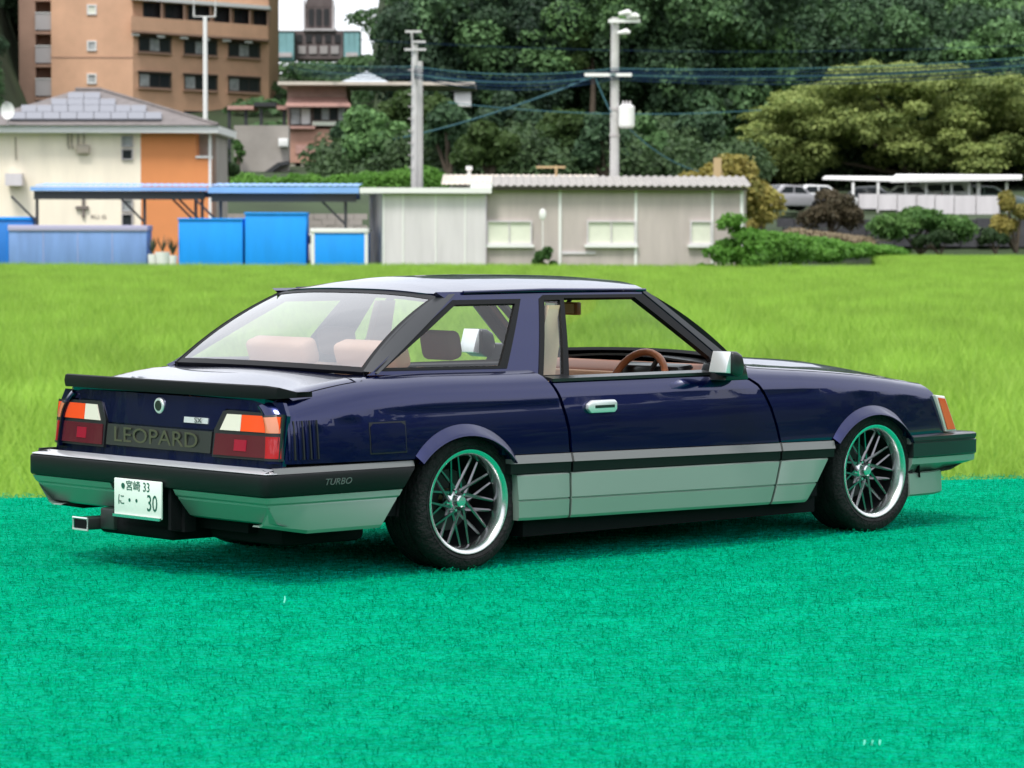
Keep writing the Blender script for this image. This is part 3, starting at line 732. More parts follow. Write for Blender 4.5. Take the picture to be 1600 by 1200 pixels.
# ---- interior
def seat(x, y, w_=.46):
    s_ = MB().box((x, y - w_ / 2, .30), (x + .50, y + w_ / 2, .48)).build('seat', TAN, car, bevel=.05, seg=3)
    R = Matrix.Translation((x + .04, y, .44)) @ Matrix.Rotation(rad(-14), 4, 'Y')
    bb = MB().box((-.10, -w_ / 2, 0), (.03, w_ / 2, .42), R).build('seat_backrest', TAN, s_, bevel=.045, seg=3)
    R2 = Matrix.Translation((x - .075, y, .865)) @ Matrix.Rotation(rad(-12), 4, 'Y')
    MB().box((-.05, -.105, .02), (.04, .105, .150), R2).build('headrest', HRD, s_, bevel=.035, seg=3)
seat(.33, -.36); seat(.33, .36)
rs = MB().box((-.15, -.62, .28), (.22, .62, .50)).build('rear_seat', PINKTAN, car, bevel=.05, seg=3)
for y in (-.31, .31):
    R = Matrix.Translation((-.17, y, .45)) @ Matrix.Rotation(rad(-22), 4, 'Y')
    MB().box((-.10, -.30, 0), (.04, .30, .42), R).build('seat_backrest', PINKTAN, rs, bevel=.04, seg=3)
    R2 = Matrix.Translation((-.13, y - .03, .855)) @ Matrix.Rotation(rad(-18), 4, 'Y')
    MB().box((-.05, -.21, .0), (.05, .21, .12), R2).build('headrest', PINKTAN, rs, bevel=.03, seg=3)
MB().box((-.50, -.64, .80), (-.30, .64, .828)).build('parcel_shelf', PINKTAN, car, bevel=.01)
# dashboard
MB().prism([(1.54, .64), (1.74, .60), (1.76, .80), (1.70, .832), (1.62, .825), (1.55, .79)], -.68, .68, 'y').build('dashboard', TAND, car, bevel=.02)
MB().prism([(1.505, .735), (1.55, .735), (1.56, .785), (1.515, .785)], -.66, .66, 'y').build('dash_rail', TAN, car, bevel=.01)
MB().prism([(1.50, .60), (1.54, .60), (1.54, .73), (1.50, .73)], -.64, .64, 'y').build('dash_lower', BLACKP, car, bevel=.01)
MB().prism([(1.50, .70), (1.58, .70), (1.62, .80), (1.60, .835), (1.50, .825)], -.58, -.18, 'y').build('instrument_hood', BLACKP, car, bevel=.015)
cxs, cys, czs = 1.44, -.37, .722
Rs = Matrix.Translation((cxs, cys, czs)) @ Matrix.Rotation(rad(-68), 4, 'Y')
ring = [Rs @ Vector((.175 * math.cos(q), .175 * math.sin(q), 0)) for q in [2 * math.pi * i / 28 for i in range(28)]]
STEER = principled('wheel_leather', (.38, .13, .05), .35)
stw = MB().tube(ring, .018, 8, closed=True).build('steering_wheel', STEER, car, smooth=60)
for q in (90, 210, 330):
    MB().tube([Rs @ Vector((0, 0, -.02)), Rs @ Vector((.17 * math.cos(rad(q)), .17 * math.sin(rad(q)), 0))], .012, 6).build('steering_spoke', BLACKP, stw)
MB().tube([Rs @ Vector((0, 0, .01)), Rs @ Vector((0, 0, -.03)), (1.52, -.37, .70)], [.045, .05, .03], 12).build('steering_hub', BLACKP, stw, smooth=40)
rm = MB().prism([(-.11, 1.055), (.11, 1.055), (.11, 1.115), (-.11, 1.115)], 1.30, 1.33, 'x').build('rear_view_mirror', TAND, car, bevel=.006)
MB().box((1.294, -.095, 1.062), (1.299, .095, 1.108)).build('mirror_glass', MIRRORM, rm)
MB().tube([(1.33, 0, 1.09), (1.40, 0, 1.17)], .010, 6).build('mirror_stem', BLACKP, rm)
# headlining
HEADL = principled('headlining_cream', (.62, .55, .42), .8)
panel('headlining', [(.06, -.53), (1.27, -.53), (1.33, 0), (1.27, .53), (.06, .53), (.03, 0)], lambda x, y: roof(x, y) - Vector((0, 0, .028)), HEADL, car, h=.1, flange=0)
for sg in (-1, 1):   # inner A pillars
    MB().tube([(1.28, sg * .555, 1.155), (1.70, sg * .675, .86)], .018, 6).build('pillar_inner', BLACKP, car)
# ---- wheels
def wheel(cx, sg, first=None):
    hub = MB()
    WR, TR = .227, .296
    # tyre profile (r, y from outer face inwards)
    prof = [(.224, .010), (.232, -.004), (.243, -.009), (.2445, -.0065), (.247, -.0065), (.2485, -.010), (.272, -.008), (.286, .004), (.2945, .020), (.296, .05), (.296, .066), (.288, .067), (.288, .075), (.296, .076), (.296, .115), (.288, .116), (.288, .124), (.296, .125), (.296, .165), (.288, .166), (.288, .174), (.296, .175), (.296, .19), (.2945, .215), (.282, .235), (.24, .235)]
    n = 64
    def lathe(prof, mat, name, par, smooth=40):
        rows = []
        for i in range(n):
            q = 2 * math.pi * i / n
            rows.append([(cx + r * math.cos(q), sg * (.805 - y), .296 + r * math.sin(q)) for r, y in prof])
        return MB().grid(rows, closed_u=True).build(name, mat, par, smooth=smooth)
    ty = lathe(prof, RUBBER, 'wheel', car)
    ty['label'] = 'model car wheel with black tyre and deep chromed lip'
    for k in range(4):
        r = .20
    rim = lathe([(.226, .012), (.228, .002), (.224, -.004), (.212, -.003), (.206, .004), (.200, .016), (.194, .055), (.190, .075), (.186, .12), (.16, .17), (.10, .19), (0.04, .19)][:7], CHROME, 'rim', ty, 50)
    rim2 = lathe([(.196, .052), (.190, .08), (.183, .125), (.165, .168), (.10, .185), (.02, .186)], DARK, 'rim_well', ty, 50)
    # ten pairs of thin curved spokes
    for k in range(10):
        q = 2 * math.pi * (k + .25) / 10
        for d_ in (-1, 1):
            pts = []; rr = []
            pa = (.046 * math.cos(q - d_ * .42), .046 * math.sin(q - d_ * .42)); pb = (.193 * math.cos(q + d_ * .20), .193 * math.sin(q + d_ * .20))
            for t in (0, .5, 1.0):
                pts.append((cx + pa[0] + (pb[0] - pa[0]) * t, sg * (.805 - (.078 - .016 * t + d_ * .002)), .296 + pa[1] + (pb[1] - pa[1]) * t))
                rr.append(.0085 - .002 * t)
            MB().tube(pts, rr, 5).build('spoke', SMOKE, ty, smooth=50)
    cap = lathe([(0.0, .040), (.020, .041), (.026, .046), (.028, .070), (.034, .078), (.050, .085), (.052, .11)], CHROME, 'hub_cap', ty, 35)
    for k in range(5):
        q = 2 * math.pi * (k + .5) / 5
        MB().tube([(cx + .042 * math.cos(q), sg * (.805 - .085), .296 + .042 * math.sin(q)), (cx + .042 * math.cos(q), sg * (.805 - .066), .296 + .042 * math.sin(q))], .006, 6).build('wheel_nut', CHROME, ty)
    dsk = lathe([(.05, .14), (.13, .14), (.135, .15)], EXB, 'brake_disc', ty, 30)
for cx in (0, 2.625):
    for sg in (-1, 1): wheel(cx, sg)
# ------------------------------------------------------------------ felt, table
FELT = principled('green_felt', (0.0, .19, .085), .95, col2=(0.0, .33, .165), vscale=60, bump=.25, bscale=260, spec=.02, det=10, sheen=.7)
def carw(x, y, z=0): 
    v = Rz @ Vector((x - CARCAM.x, y - CARCAM.y, 0)) * SC; return Vector((v.x, v.y, z * SC))
eL = at(0, 778, 1); eR = at(1600, 745, 1)
def ground_hit(px, py, z=0.0):
    d = fw + RT * ((px - 800) / FPX) + UP * ((600 - py) / FPX); k = (z - CAMZ) / d.z
    return Vector((0, 0, CAMZ)) + d * k
gL, gR = ground_hit(0, 776), ground_hit(1600, 744)
sl = (gR.y - gL.y) / (gR.x - gL.x)
def edge_y(x): return gL.y + sl * (x - gL.x)
felt = thing('felt_mat', 'bright green felt mat under the model car', 'felt mat', (0, .3, 0))
xs = np.linspace(-.55, .55, 45)
mb = MB()
rows = []
for x in xs:
    ye_ = edge_y(x) + .0012 * math.sin(x * 37) + .0008 * math.sin(x * 91)
    rows.append([(x, -.35, -.004)] + [(x, -.35 + (ye_ + .35) * t, 0) for t in (0, .25, .5, .7, .8, .9, .97, .995)] + [(x, ye_, -.001), (x, ye_ + .0005, -.004)])
mb.grid(rows); fb = mb.build('felt_cloth', FELT, felt, smooth=60)
# loose fibres lying on the felt
rng = np.random.default_rng(3)
def fibres(n, seed, ymin, ymax, L0, L1, width, lift):
    r = np.random.default_rng(seed)
    y = ymin + (ymax - ymin) * r.random(n) ** .9
    hw = .17 * y + .02
    x = (r.random(n) * 2 - 1) * hw
    lim = gL.y + sl * (x - gL.x) + .0006
    ok = y < lim; x = x[ok]; y = y[ok]; n = len(x)
    a = r.random(n) * 2 * np.pi; ln = L0 + (L1 - L0) * r.random(n) ** 2
    bend = (r.random(n) - .5) * 2.2; zt_ = lift * r.random(n) ** 2
    pts = []
    px = x.copy(); py = y.copy(); z = np.full(n, .00002)
    P = [np.stack([px, py, z], 1)]
    D = []
    for k in range(3):
        aa = a + bend * k / 2
        D.append(aa)
        px = px + np.cos(aa) * ln / 3; py = py + np.sin(aa) * ln / 3
        z = .00002 + zt_ * (.9, 1.0, .45)[k]
        P.append(np.stack([px, py, z], 1))
    D.append(D[-1])
    V = np.zeros((n, 8, 3))
    for k in range(4):
        wd = width * (.8, 1, 1, .35)[k] * .5
        # ribbons stand half on edge, so they show from the side
        off_ = np.stack([-np.sin(D[k]) * wd, np.cos(D[k]) * wd, np.full(n, wd * .9)], 1)
        V[:, 2 * k] = P[k] - off_; V[:, 2 * k + 1] = P[k] + off_
    V[:, :, 2] = np.maximum(V[:, :, 2], .00001)
    base = np.arange(n)[:, None] * 8
    q = np.array([[0, 2, 3, 1], [2, 4, 5, 3], [4, 6, 7, 5]])
    F = (base[:, None, :] + q[None]).reshape(-1)
    tint = np.repeat(r.random(n), 3)
    return mesh_np('felt_fibres', V.reshape(-1, 3), F, 4, tint)
FIBM = leafmat('felt_fibre', (0.0, .16, .065), (0.0, .42, .21), (.0, .54, .30), .3, .95, spec=0, hue=(150, 90, 10), huer=(.60, 1.18))
me = fibres(240000, 5, .20, .80, .0004, .0018, .000075, .0011)
me.transform(Matrix.Translation((0, -.3, 0)))
f1 = link('felt_fibres', me, FIBM, felt, 'stuff')
# specks of lint
for px, py, s_, nm in ((448, 945, .0005, 'a pale'), (1356, 1168, .0004, 'a pale')):
    p = ground_hit(px, py)
    b = MB()
    for k in range(3 if px > 1000 else 1):
        q = random.Random(k + px); ox = (k - .5) * .0009
        b.tube([p + Vector((ox, 0, .0003)), p + Vector((ox + s_ * .3, s_ * .5, .0008)), p + Vector((ox + s_ * .2, s_, .0014 if px < 1000 else .0008))], [.0001, .00015, .00006], 5)
    LINT = bpy.data.materials.get('lint') or principled('lint', (.15, .65, .52), .7)
    o = b.build('lint_fleck', LINT)
    tag(o, 'tiny pale lint fleck on the felt ' + ('below the rear of the car' if px < 1000 else 'near the lower right corner'), 'lint')
# table that carries the felt
TABLE = principled('table_wood', (.22, .13, .07), .5, var=.3, vscale=3, stretch=(1, 12, 1))
tb = thing('folding_table', 'wooden table hidden beneath the green felt mat', 'table', (0, .3, -.77))
tp = MB(); tp.add([(-.6, -.4, -.0045), (.6, -.4, -.0045), (.6, edge_y(.6) - .012, -.0045), (-.6, edge_y(-.6) - .012, -.0045), (-.6, -.4, -.03), (.6, -.4, -.03), (.6, edge_y(.6) - .012, -.03), (-.6, edge_y(-.6) - .012, -.03)], [(0, 1, 2, 3), (4, 7, 6, 5), (0, 4, 5, 1), (1, 5, 6, 2), (2, 6, 7, 3), (3, 7, 4, 0)])
tp.build('table_top', TABLE, tb)
for x in (-.55, .5):
    for y in (-.35, .50):
        MB().box((x, y, -.77), (x + .04, y + .04, -.03)).build('leg', TABLE, tb)
# ------------------------------------------------------------------ ground
SOIL, TIP = -1.75, -1.14
YF = 111.0
ASPH = principled('asphalt', (.05, .05, .052), .9, var=.2, vscale=20, bump=.3, bscale=60)
GRASSB = principled('bank_grass', (.07, .13, .03), .9, var=.5, vscale=1.2, bump=.4, bscale=8)
MB().box((-80, -5, -.95), (80, 2.4, -.77)).build('farm_road', ASPH, kind='structure')
rows = [[(x, 2.4, -.80), (x, 3.2, -.9), (x, 4.8, -1.5), (x, 5.6, SOIL + .01)] for x in np.linspace(-80, 80, 41)]
MB().grid(rows).build('field_bank', GRASSB, smooth=60, kind='structure')
PADDY = principled('paddy_soil', (.10, .20, .03), .95, var=.3, vscale=.6)
FORG = principled('forest_floor', (.03, .05, .018), .95, var=.4, vscale=.15)
def sst(a, b, x):
    t = max(0, min(1, (x - a) / (b - a))); return t * t * (3 - 2 * t)
def terrain(x, y):
    r = math.hypot(x, y)
    z = SOIL
    if y > 100:
        left = 1 - sst(8, 14, x)
        z += 3.6 * sst(134, 158, y) * left + 2.0 * sst(160, 167, y) * (1 - left)
        z += 2.2 * sst(166, 205, y)
    s = x / max(y, 1)
    k = 1.0
    if y > 0: k = 1 - .85 * sst(-.168, -.150, s) * (1 - sst(-.046, -.030, s))
    ramp_ = max(0, r - 205)
    hmax = 46
    side = 1.0
    z += (hmax * sst(0, 125, ramp_)) * k + (5.0 * sst(20, 90, ramp_) * (1 - k))
    return z
rows = []
rs_ = [0, 40, 90, 100, 106, 110, 114, 120, 126, 132, 136, 140, 145, 150, 155, 160, 163, 166, 170, 176, 184, 195, 205, 215, 225, 240, 255, 270, 290, 310, 330, 350, 420, 800]
# fine polar grid: many directions inside the picture
angs = list(np.radians(np.concatenate([np.arange(-180, -14, 4), np.arange(-14, 14, .5), np.arange(14, 180, 4)])))
for a_ in angs:
    rows.append([(r * math.sin(a_), r * math.cos(a_), terrain(r * math.sin(a_), r * math.cos(a_)) - (0 if r > 2 else 0)) for r in rs_])
for row in rows: row[0] = (0, 0, SOIL)
MB().grid(rows, closed_u=True).build('ground', FORG, smooth=80, kind='structure')
YG = 0
# paddy soil sheet and rice
def paddy_far(x): return 110.5 + 42 * sst(13.0, 18.0, x)
rows = [[(x, 5.6, SOIL + .012), (x, 60, SOIL + .012), (x, paddy_far(x), SOIL + .012)] for x in np.linspace(-70, 70, 71)]
MB().grid(rows).build('paddy_field', PADDY, kind='structure')
RICE = leafmat('rice_leaf', (.13, .29, .022), (.25, .46, .045), (.40, .61, .10), .45, .5, hue=(.9, .22, .9), huer=(.74, 1.25))
def rice_patch(seed, size=1.0, rowsn=5, bl=16, wid=.011):
    r = np.random.default_rng(seed)
    Vs = []; tin = []
    c = 0
    for i in range(rowsn):
        for j in range(rowsn):
            cx = (i + .5) / rowsn * size - size / 2 + r.normal(0, .015); cy = (j + .5) / rowsn * size - size / 2 + r.normal(0, .015)
            n = bl; a = r.random(n) * 2 * np.pi; lean = .10 + .26 * r.random(n) ** 1.5; hh = .46 + .17 * r.random(n)
            hh *= .9 + .2 * r.random()
            ct = r.random() * .35
            for k in range(n):
                d = np.array([np.cos(a[k]), np.sin(a[k]), 0]); p = np.array([cx, cy, 0]); s_ = np.array([-d[1], d[0], 0])
                sa_ = r.random() * 2 * np.pi; s_ = np.array([np.cos(sa_), np.sin(sa_), 0])
                w_ = wid * (.7 + .6 * r.random())
                m1 = p + d * lean[k] * .35 + np.array([0, 0, hh[k] * .62]); tp_ = p + d * lean[k] + np.array([0, 0, hh[k]])
                Vs += [p + d * .02 - s_ * w_ * .4, p + d * .02 + s_ * w_ * .4, m1 + s_ * w_ * .5, m1 - s_ * w_ * .5, tp_]
                tin += [ct + .65 * r.random()] * 2
                c += 1
    V = np.array(Vs); b = np.arange(c) * 5
    # one quad as two triangles + a tip triangle
    F = np.stack([b, b + 1, b + 2, b, b + 2, b + 3, b + 3, b + 2, b + 4], 1).reshape(-1)
    tin = np.repeat(np.array(tin[::2]), 3)
    return mesh_np('rice_patch', V, F, 3, tin)
def gn_instances(obj, meshes, pts, rot, scl, idx, mat, name):
    """one object whose node tree sets copies of small meshes on stored points"""
    ng = bpy.data.node_groups.new(name, 'GeometryNodeTree')
    ng.interface.new_socket('Geometry', in_out='INPUT', socket_type='NodeSocketGeometry')
    ng.interface.new_socket('Geometry', in_out='OUTPUT', socket_type='NodeSocketGeometry')
    gi = ng.nodes.new('NodeGroupInput'); go = ng.nodes.new('NodeGroupOutput')
    ji = ng.nodes.new('GeometryNodeGeometryToInstance'); last = None
    ho = []
    for me in meshes:
        ho_ = bpy.data.objects.new(name + '_source', me); ho.append(ho_)
        if mat and not me.materials: me.materials.append(mat)
        oi = ng.nodes.new('GeometryNodeObjectInfo'); oi.inputs['Object'].default_value = ho_; oi.inputs['As Instance'].default_value = True
        last = oi; ho_['n'] = oi.name
    jo = ng.nodes.new('GeometryNodeJoinGeometry')
    for ho_ in reversed(ho): ng.links.new(ng.nodes[ho_['n']].outputs['Geometry'], jo.inputs[0])
    iop = ng.nodes.new('GeometryNodeInstanceOnPoints'); iop.inputs['Pick Instance'].default_value = True
    ng.links.new(gi.outputs[0], iop.inputs['Points']); ng.links.new(jo.outputs[0], iop.inputs['Instance'])
    def attr(nm, ty):
        n = ng.nodes.new('GeometryNodeInputNamedAttribute'); n.data_type = ty; n.inputs['Name'].default_value = nm; return n.outputs[0]
    ng.links.new(attr('idx', 'INT'), iop.inputs['Instance Index'])
    ng.links.new(attr('scl', 'FLOAT_VECTOR'), iop.inputs['Scale'])
    cb = ng.nodes.new('FunctionNodeEulerToRotation') if hasattr(bpy.types, 'FunctionNodeEulerToRotation') else None
    ng.links.new(attr('rot', 'FLOAT_VECTOR'), cb.inputs[0]); ng.links.new(cb.outputs[0], iop.inputs['Rotation'])
    ng.links.new(iop.outputs[0], go.inputs[0])
    me = obj.data
    for nm, ty, dat, key in (('idx', 'INT', idx, 'value'), ('scl', 'FLOAT_VECTOR', scl, 'vector'), ('rot', 'FLOAT_VECTOR', rot, 'vector')):
        a = me.attributes.new(nm, ty, 'POINT'); a.data.foreach_set(key, np.ascontiguousarray(dat).ravel())
    md = obj.modifiers.new('instances', 'NODES'); md.node_group = ng
def points_obj(name, P, kind='stuff'):
    me = bpy.data.meshes.new(name); me.from_pydata([tuple(p) for p in P], [], [])
    return link(name, me, None, None, kind)
r = np.random.default_rng(11)
P = []; S = []
for y in np.arange(6.5, 153, 1.0):
    hw = 5 + .21 * y
    for x in np.arange(-math.ceil(hw), math.ceil(hw) + .1, 1.0):
        if y > paddy_far(x) - .6: continue
        P.append((x, y, SOIL)); 
P = np.array(P); n = len(P)
# gentle height waves over the field
hz = .97 + .05 * np.sin(P[:, 0] * .35 + P[:, 1] * .11) * np.sin(P[:, 1] * .23) + r.normal(0, .012, n)
scl = np.stack([np.ones(n), np.ones(n), hz], 1)
rot = np.zeros((n, 3)); rot[:, 2] = r.integers(0, 4, n) * np.pi / 2
po = points_obj('rice_plants', P)
gn_instances(po, [rice_patch(s) for s in range(5)], P, rot.astype(np.float32), scl.astype(np.float32), r.integers(0, 5, n).astype(np.int32), RICE, 'rice')
# ------------------------------------------------------------------ materials of the background
HOR = 354.2
def zat(py, Y): return at(800, py, Y).z
def M(name, col, rough=.8, **k): return principled(name, col, rough, **k)
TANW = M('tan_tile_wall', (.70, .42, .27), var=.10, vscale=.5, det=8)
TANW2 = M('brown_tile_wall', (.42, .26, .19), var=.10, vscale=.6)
CREAM = M('cream_render', (.95, .86, .70), var=.07, vscale=1.6, stretch=(1, 1, .2))
ORANW = M('orange_render', (.74, .28, .10), var=.05, vscale=.8)
WHITEP = M('white_paint', (.80, .80, .78), .6)
OFFW = M('off_white_panel', (.64, .605, .625), .6, var=.10, vscale=2, stretch=(1, 1, .15))
BEIGE = M('beige_panel', (.49, .43, .405), .8, var=.12, vscale=2.2, stretch=(1, 1, .18))
SHUT = M('pale_shutter', (.72, .74, .62), .6, var=.05, vscale=2)
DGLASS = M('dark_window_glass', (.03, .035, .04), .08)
PGLASS = M('curtained_glass', (.38, .40, .40), .12, var=.4, vscale=1.2)
FRAMED = M('dark_window_frame', (.08, .06, .05), .5)
ROOFT = M('grey_brown_roof_tile', (.17, .15, .145), .8, var=.2, vscale=3)
SOLAR = M('solar_panel', (.16, .165, .195), .12, metal=.2)
BLUEC = M('light_blue_metal', (.22, .42, .78), .4, var=.08, vscale=1)
BLUEB = M('vivid_blue_sheet', (.0, .30, .88), .6, var=.10, vscale=1.6, stretch=(1, 1, .2))
LILAC = M('faded_blue_sheet', (.17, .29, .58), .55, var=.16, vscale=1.8, stretch=(1, 1, .2))
LILACT = M('lilac_lid', (.45, .42, .60), .6)
DKBLUE = M('dark_blue_steel', (.03, .06, .14), .5)
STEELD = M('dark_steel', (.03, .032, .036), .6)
CONC = M('pole_concrete', (.50, .49, .48), .85, var=.12, vscale=2)
RETW = M('retaining_wall_concrete', (.34, .31, .28), .9, var=.2, vscale=.4)
PINKR = M('faded_red_roof', (.45, .26, .22), .7, var=.15)
BROWNW = M('brown_brick_wall', (.36, .24, .20), .85, var=.2, vscale=1.2)
BRICKW = M('terracotta_wall', (.48, .27, .20), .85, var=.25, vscale=.8)
GREENS = M('green_container_paint', (.02, .30, .14), .5)
TEAL = M('teal_sheeting', (.26, .52, .56), .7, var=.15, vscale=.5)
TOWERB = M('weathered_tower_stone', (.16, .13, .13), .85, var=.3, vscale=.6)
PALEG = M('pale_glass_roof', (.45, .50, .54), .2)
PALER = M('pale_beige_roof', (.62, .55, .47), .8, var=.1, vscale=2)
CORR = M('corrugated_sheet', (.33, .31, .285), .6, var=.12, vscale=2)
STONED = M('dark_stone_wall', (.055, .055, .062), .9, var=.35, vscale=1.5)
RAILM = M('grey_railing', (.45, .42, .42), .6)
CABLE = M('cable_blue_black', (.012, .030, .065), .9, spec=.1)
CABLET = M('cable_teal', (.06, .15, .18), .9, spec=.1)
TIMBER = M('pale_timber', (.45, .33, .18), .8)
INK = M('faded_ink', (.20, .17, .15), .8)
def fb(m_, px0, px1, py0, py1, Y, d, zb=None, zt_=None):
    p = at(px0, py1, Y); q = at(px1, py0, Y)
    return m_.box((p.x, Y, p.z if zb is None else zb), (q.x, Y + d, q.z if zt_ is None else zt_))
def fbx(px0, px1, py0, py1, Y, d, name, mat, par, zb=None, bevel=0):
    return fb(MB(), px0, px1, py0, py1, Y, d, zb).build(name, mat, par, bevel=bevel)
def window(par, px0, px1, py0, py1, Y, fmat, gmat, split=2, sill=None, fw_=None):
    """frame proud of the wall, panes set back in it, and a sill"""
    p = at(px0, py1, Y); q = at(px1, py0, Y); t = fw_ or .07; dd = .10
    x0, x1, z0, z1 = p.x, q.x, p.z, q.z; m_ = MB()
    for a, b in (((x0, z0), (x1, z0 + t)), ((x0, z1 - t), (x1, z1)), ((x0, z0 + t), (x0 + t, z1 - t)), ((x1 - t, z0 + t), (x1, z1 - t))):
        m_.box((a[0], Y - dd, a[1]), (b[0], Y - .002, b[1]))
    for k in range(1, split):
        xc = x0 + (x1 - x0) * k / split; m_.box((xc - t * .4, Y - dd + .01, z0 + t), (xc + t * .4, Y - .002, z1 - t))
    f = m_.build('window', fmat, par)
    for k in range(split):
        a = x0 + (x1 - x0) * k / split + t * .45; b = x0 + (x1 - x0) * (k + 1) / split - t * .45
        gm = gmat if not isinstance(gmat, (list, tuple)) else gmat[k % len(gmat)]
        MB().box((a, Y - .03, z0 + t), (b, Y - .004, z1 - t)).build('pane', gm, f)
    if sill: MB().box((x0 - .08, Y - dd - .08, z0 - .10), (x1 + .08, Y - .001, z0 - .002)).build('sill', sill, f)
    return f
# ------------------------------------------------------------------ apartment block
Yf_ = lambda px: 1 / (1 / 255 + (1 / 267.1 - 1 / 255) * max(px - 208, 0) / 220)   # a flat facade, receding
apt = thing('apartment_building', 'tall tan apartment block with dark windows and balcony row', 'building', at(215, 190, 258))
def wbox(px0, px1, py0, py1, d0, d1, name, mat, par):
    """box on the receding wing; d0/d1 metres from the facade (negative is towards the viewer)"""
    z1 = zat(py0, 255); z0 = zat(py1, 255); vs_ = []
    for z in (z0, z1):
        for px, d in ((px0, d0), (px1, d0), (px1, d1), (px0, d1)):
            Y = Yf_(px); x = at(px, 100, Y).x; vs_.append((x + d * .01, Y + d, z))
    return MB().add(vs_, [(0, 3, 2, 1), (4, 5, 6, 7), (0, 1, 5, 4), (1, 2, 6, 5), (2, 3, 7, 6), (3, 0, 4, 7)]).build(name, mat, par)
wbox(80, 208, -190, 200, 0, 12, 'wall', TANW, apt)
wbox(208.3, 420, -190, 200, .02, 10, 'wall', TANW, apt)
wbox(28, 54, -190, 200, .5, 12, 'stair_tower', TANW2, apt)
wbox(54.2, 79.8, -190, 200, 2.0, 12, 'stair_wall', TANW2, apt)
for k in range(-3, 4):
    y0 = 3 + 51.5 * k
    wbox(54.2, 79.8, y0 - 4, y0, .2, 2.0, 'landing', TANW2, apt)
    rl = wbox(54.4, 79.6, y0 + 19, y0 + 45, .25, .32, 'railing_panel', RAILM, apt)
    wbox(54.4, 79.6, y0 + 17.5, y0 + 19, .2, .36, 'handrail', WHITEP, rl)
    f = window(apt, 136, 151, y0 + 4 + (5 if k > 0 else 0), y0 + 20 + (5 if k > 0 else 0), 255, WHITEP, PGLASS if k else SHUT, 1, None, .12)
for k in (-4, -3, -2, -1):   # floors above the frame
    y0 = 5 + 56 * k
    for a, b in ((217, 268), (288, 340), (357, 407)):
        wbox(a, b, y0, y0 + 23, -.04, -.005, 'window', DGLASS, apt)
for row, y0 in enumerate((58, 114)):
    for a, b in ((217, 268), (288, 340), (357, 407)):
        f = wbox(a, b, y0, y0 + 23, -.10, -.003, 'window', FRAMED, apt)
        n = 3
        for j in range(n):
            c0 = a + 2 + (b - a - 4) * j / n; c1 = a + 2 + (b - a - 4) * (j + 1) / n - 1
            wbox(c0, c1, y0 + 2, y0 + 21, -.13, -.101, 'pane', (DGLASS, PGLASS, DGLASS)[(j + row) % 3], f)
        wbox(a - 1, b + 1, y0 + 23, y0 + 26, -.35, -.003, 'sill', TANW2, f)
        wbox(a - 1, b + 1, y0 - 2.5, y0 - .1, -.5, -.003, 'lintel', FRAMED, f)
bal = wbox(208.5, 421, 28, 50, -1.3, -1.1, 'balcony_parapet', TANW, apt)
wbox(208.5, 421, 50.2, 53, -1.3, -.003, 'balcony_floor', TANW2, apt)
wbox(206, 424, -4, 2, -1.6, -.003, 'canopy_slab', WHITEP, apt)
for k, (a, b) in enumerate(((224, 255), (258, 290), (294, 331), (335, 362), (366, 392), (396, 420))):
    wbox(a, b, 3, 27.5, -.05, -.003, 'balcony_shade_panel', STEELD, apt)  # dark sheet on the wall stands in for the shaded balcony interior
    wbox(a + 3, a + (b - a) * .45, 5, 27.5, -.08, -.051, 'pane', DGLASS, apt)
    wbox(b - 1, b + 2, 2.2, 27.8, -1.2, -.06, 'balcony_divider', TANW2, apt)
for px in (208, 248, 284, 318, 350, 384):
    wbox(px, px + 12, 54, 58, -1.0, -.4, 'air_conditioner', WHITEP, apt)
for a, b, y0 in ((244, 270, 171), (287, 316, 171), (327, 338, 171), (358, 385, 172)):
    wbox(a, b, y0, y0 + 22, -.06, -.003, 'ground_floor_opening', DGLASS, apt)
wbox(80, 208, 90, 91.6, -.04, -.003, 'string_course', TANW2, apt)
# ------------------------------------------------------------------ cream and orange house
YH = 125
hs = thing('cream_house', 'cream and orange two-storey house with stepped solar panels', 'house', at(160, 405, YH + 3))
g0 = -1.7
fbx(-60, 219.7, 207, 410, YH, 7, 'wall', CREAM, hs, g0)
fbx(220, 305, 207, 410, YH + .02, 7, 'orange_wall', ORANW, hs, g0)
fbx(305.2, 326, 247, 410, YH + .03, 7, 'orange_wall', ORANW, hs, g0)
fbx(306, 338, 207, 410, YH + 1.6, 5, 'recessed_wall', RETW, hs, g0)
fbx(305.5, 328, 243.5, 246.8, YH - .05, 1.2, 'balcony_cap', WHITEP, hs)
fbx(326.2, 330, 207, 410, YH - .03, .12, 'corner_post', WHITEP, hs, g0)
fbx(-62, 341, 196, 206.7, YH - .6, 8.2, 'fascia', WHITEP, hs)
ze = zat(195.5, YH - .65)
def RP(px, py):   # on the front roof slope
    z = zat(py, YH); 
    for _ in range(6):
        Y = YH - .65 + (z - ze) * 3.0; z = at(px, py, Y).z
    Y = YH - .65 + (z - ze) * 3.0
    return at(px, py, Y)
a, b, c, d = RP(-62, 195.5), RP(341, 195.5), RP(158, 141), RP(118, 141)
yb = YH + 8
m_ = MB(); m_.add([a, b, c, d, (b.x, yb, ze), (a.x, yb, ze)], [(0, 1, 2, 3), (1, 4, 2), (2, 4, 5, 3), (5, 0, 3), (0, 5, 4, 1)])
rf = m_.build('roof', ROOFT, hs)
MB().tube([c + Vector((0, 0, .03)), d + Vector((0, 0, .03))], .09, 6).build('ridge_cap', ROOFT, rf)
MB().tube([b + Vector((0, 0, .02)), c + Vector((0, 0, .03))], .07, 6).build('hip_cap', ROOFT, rf)
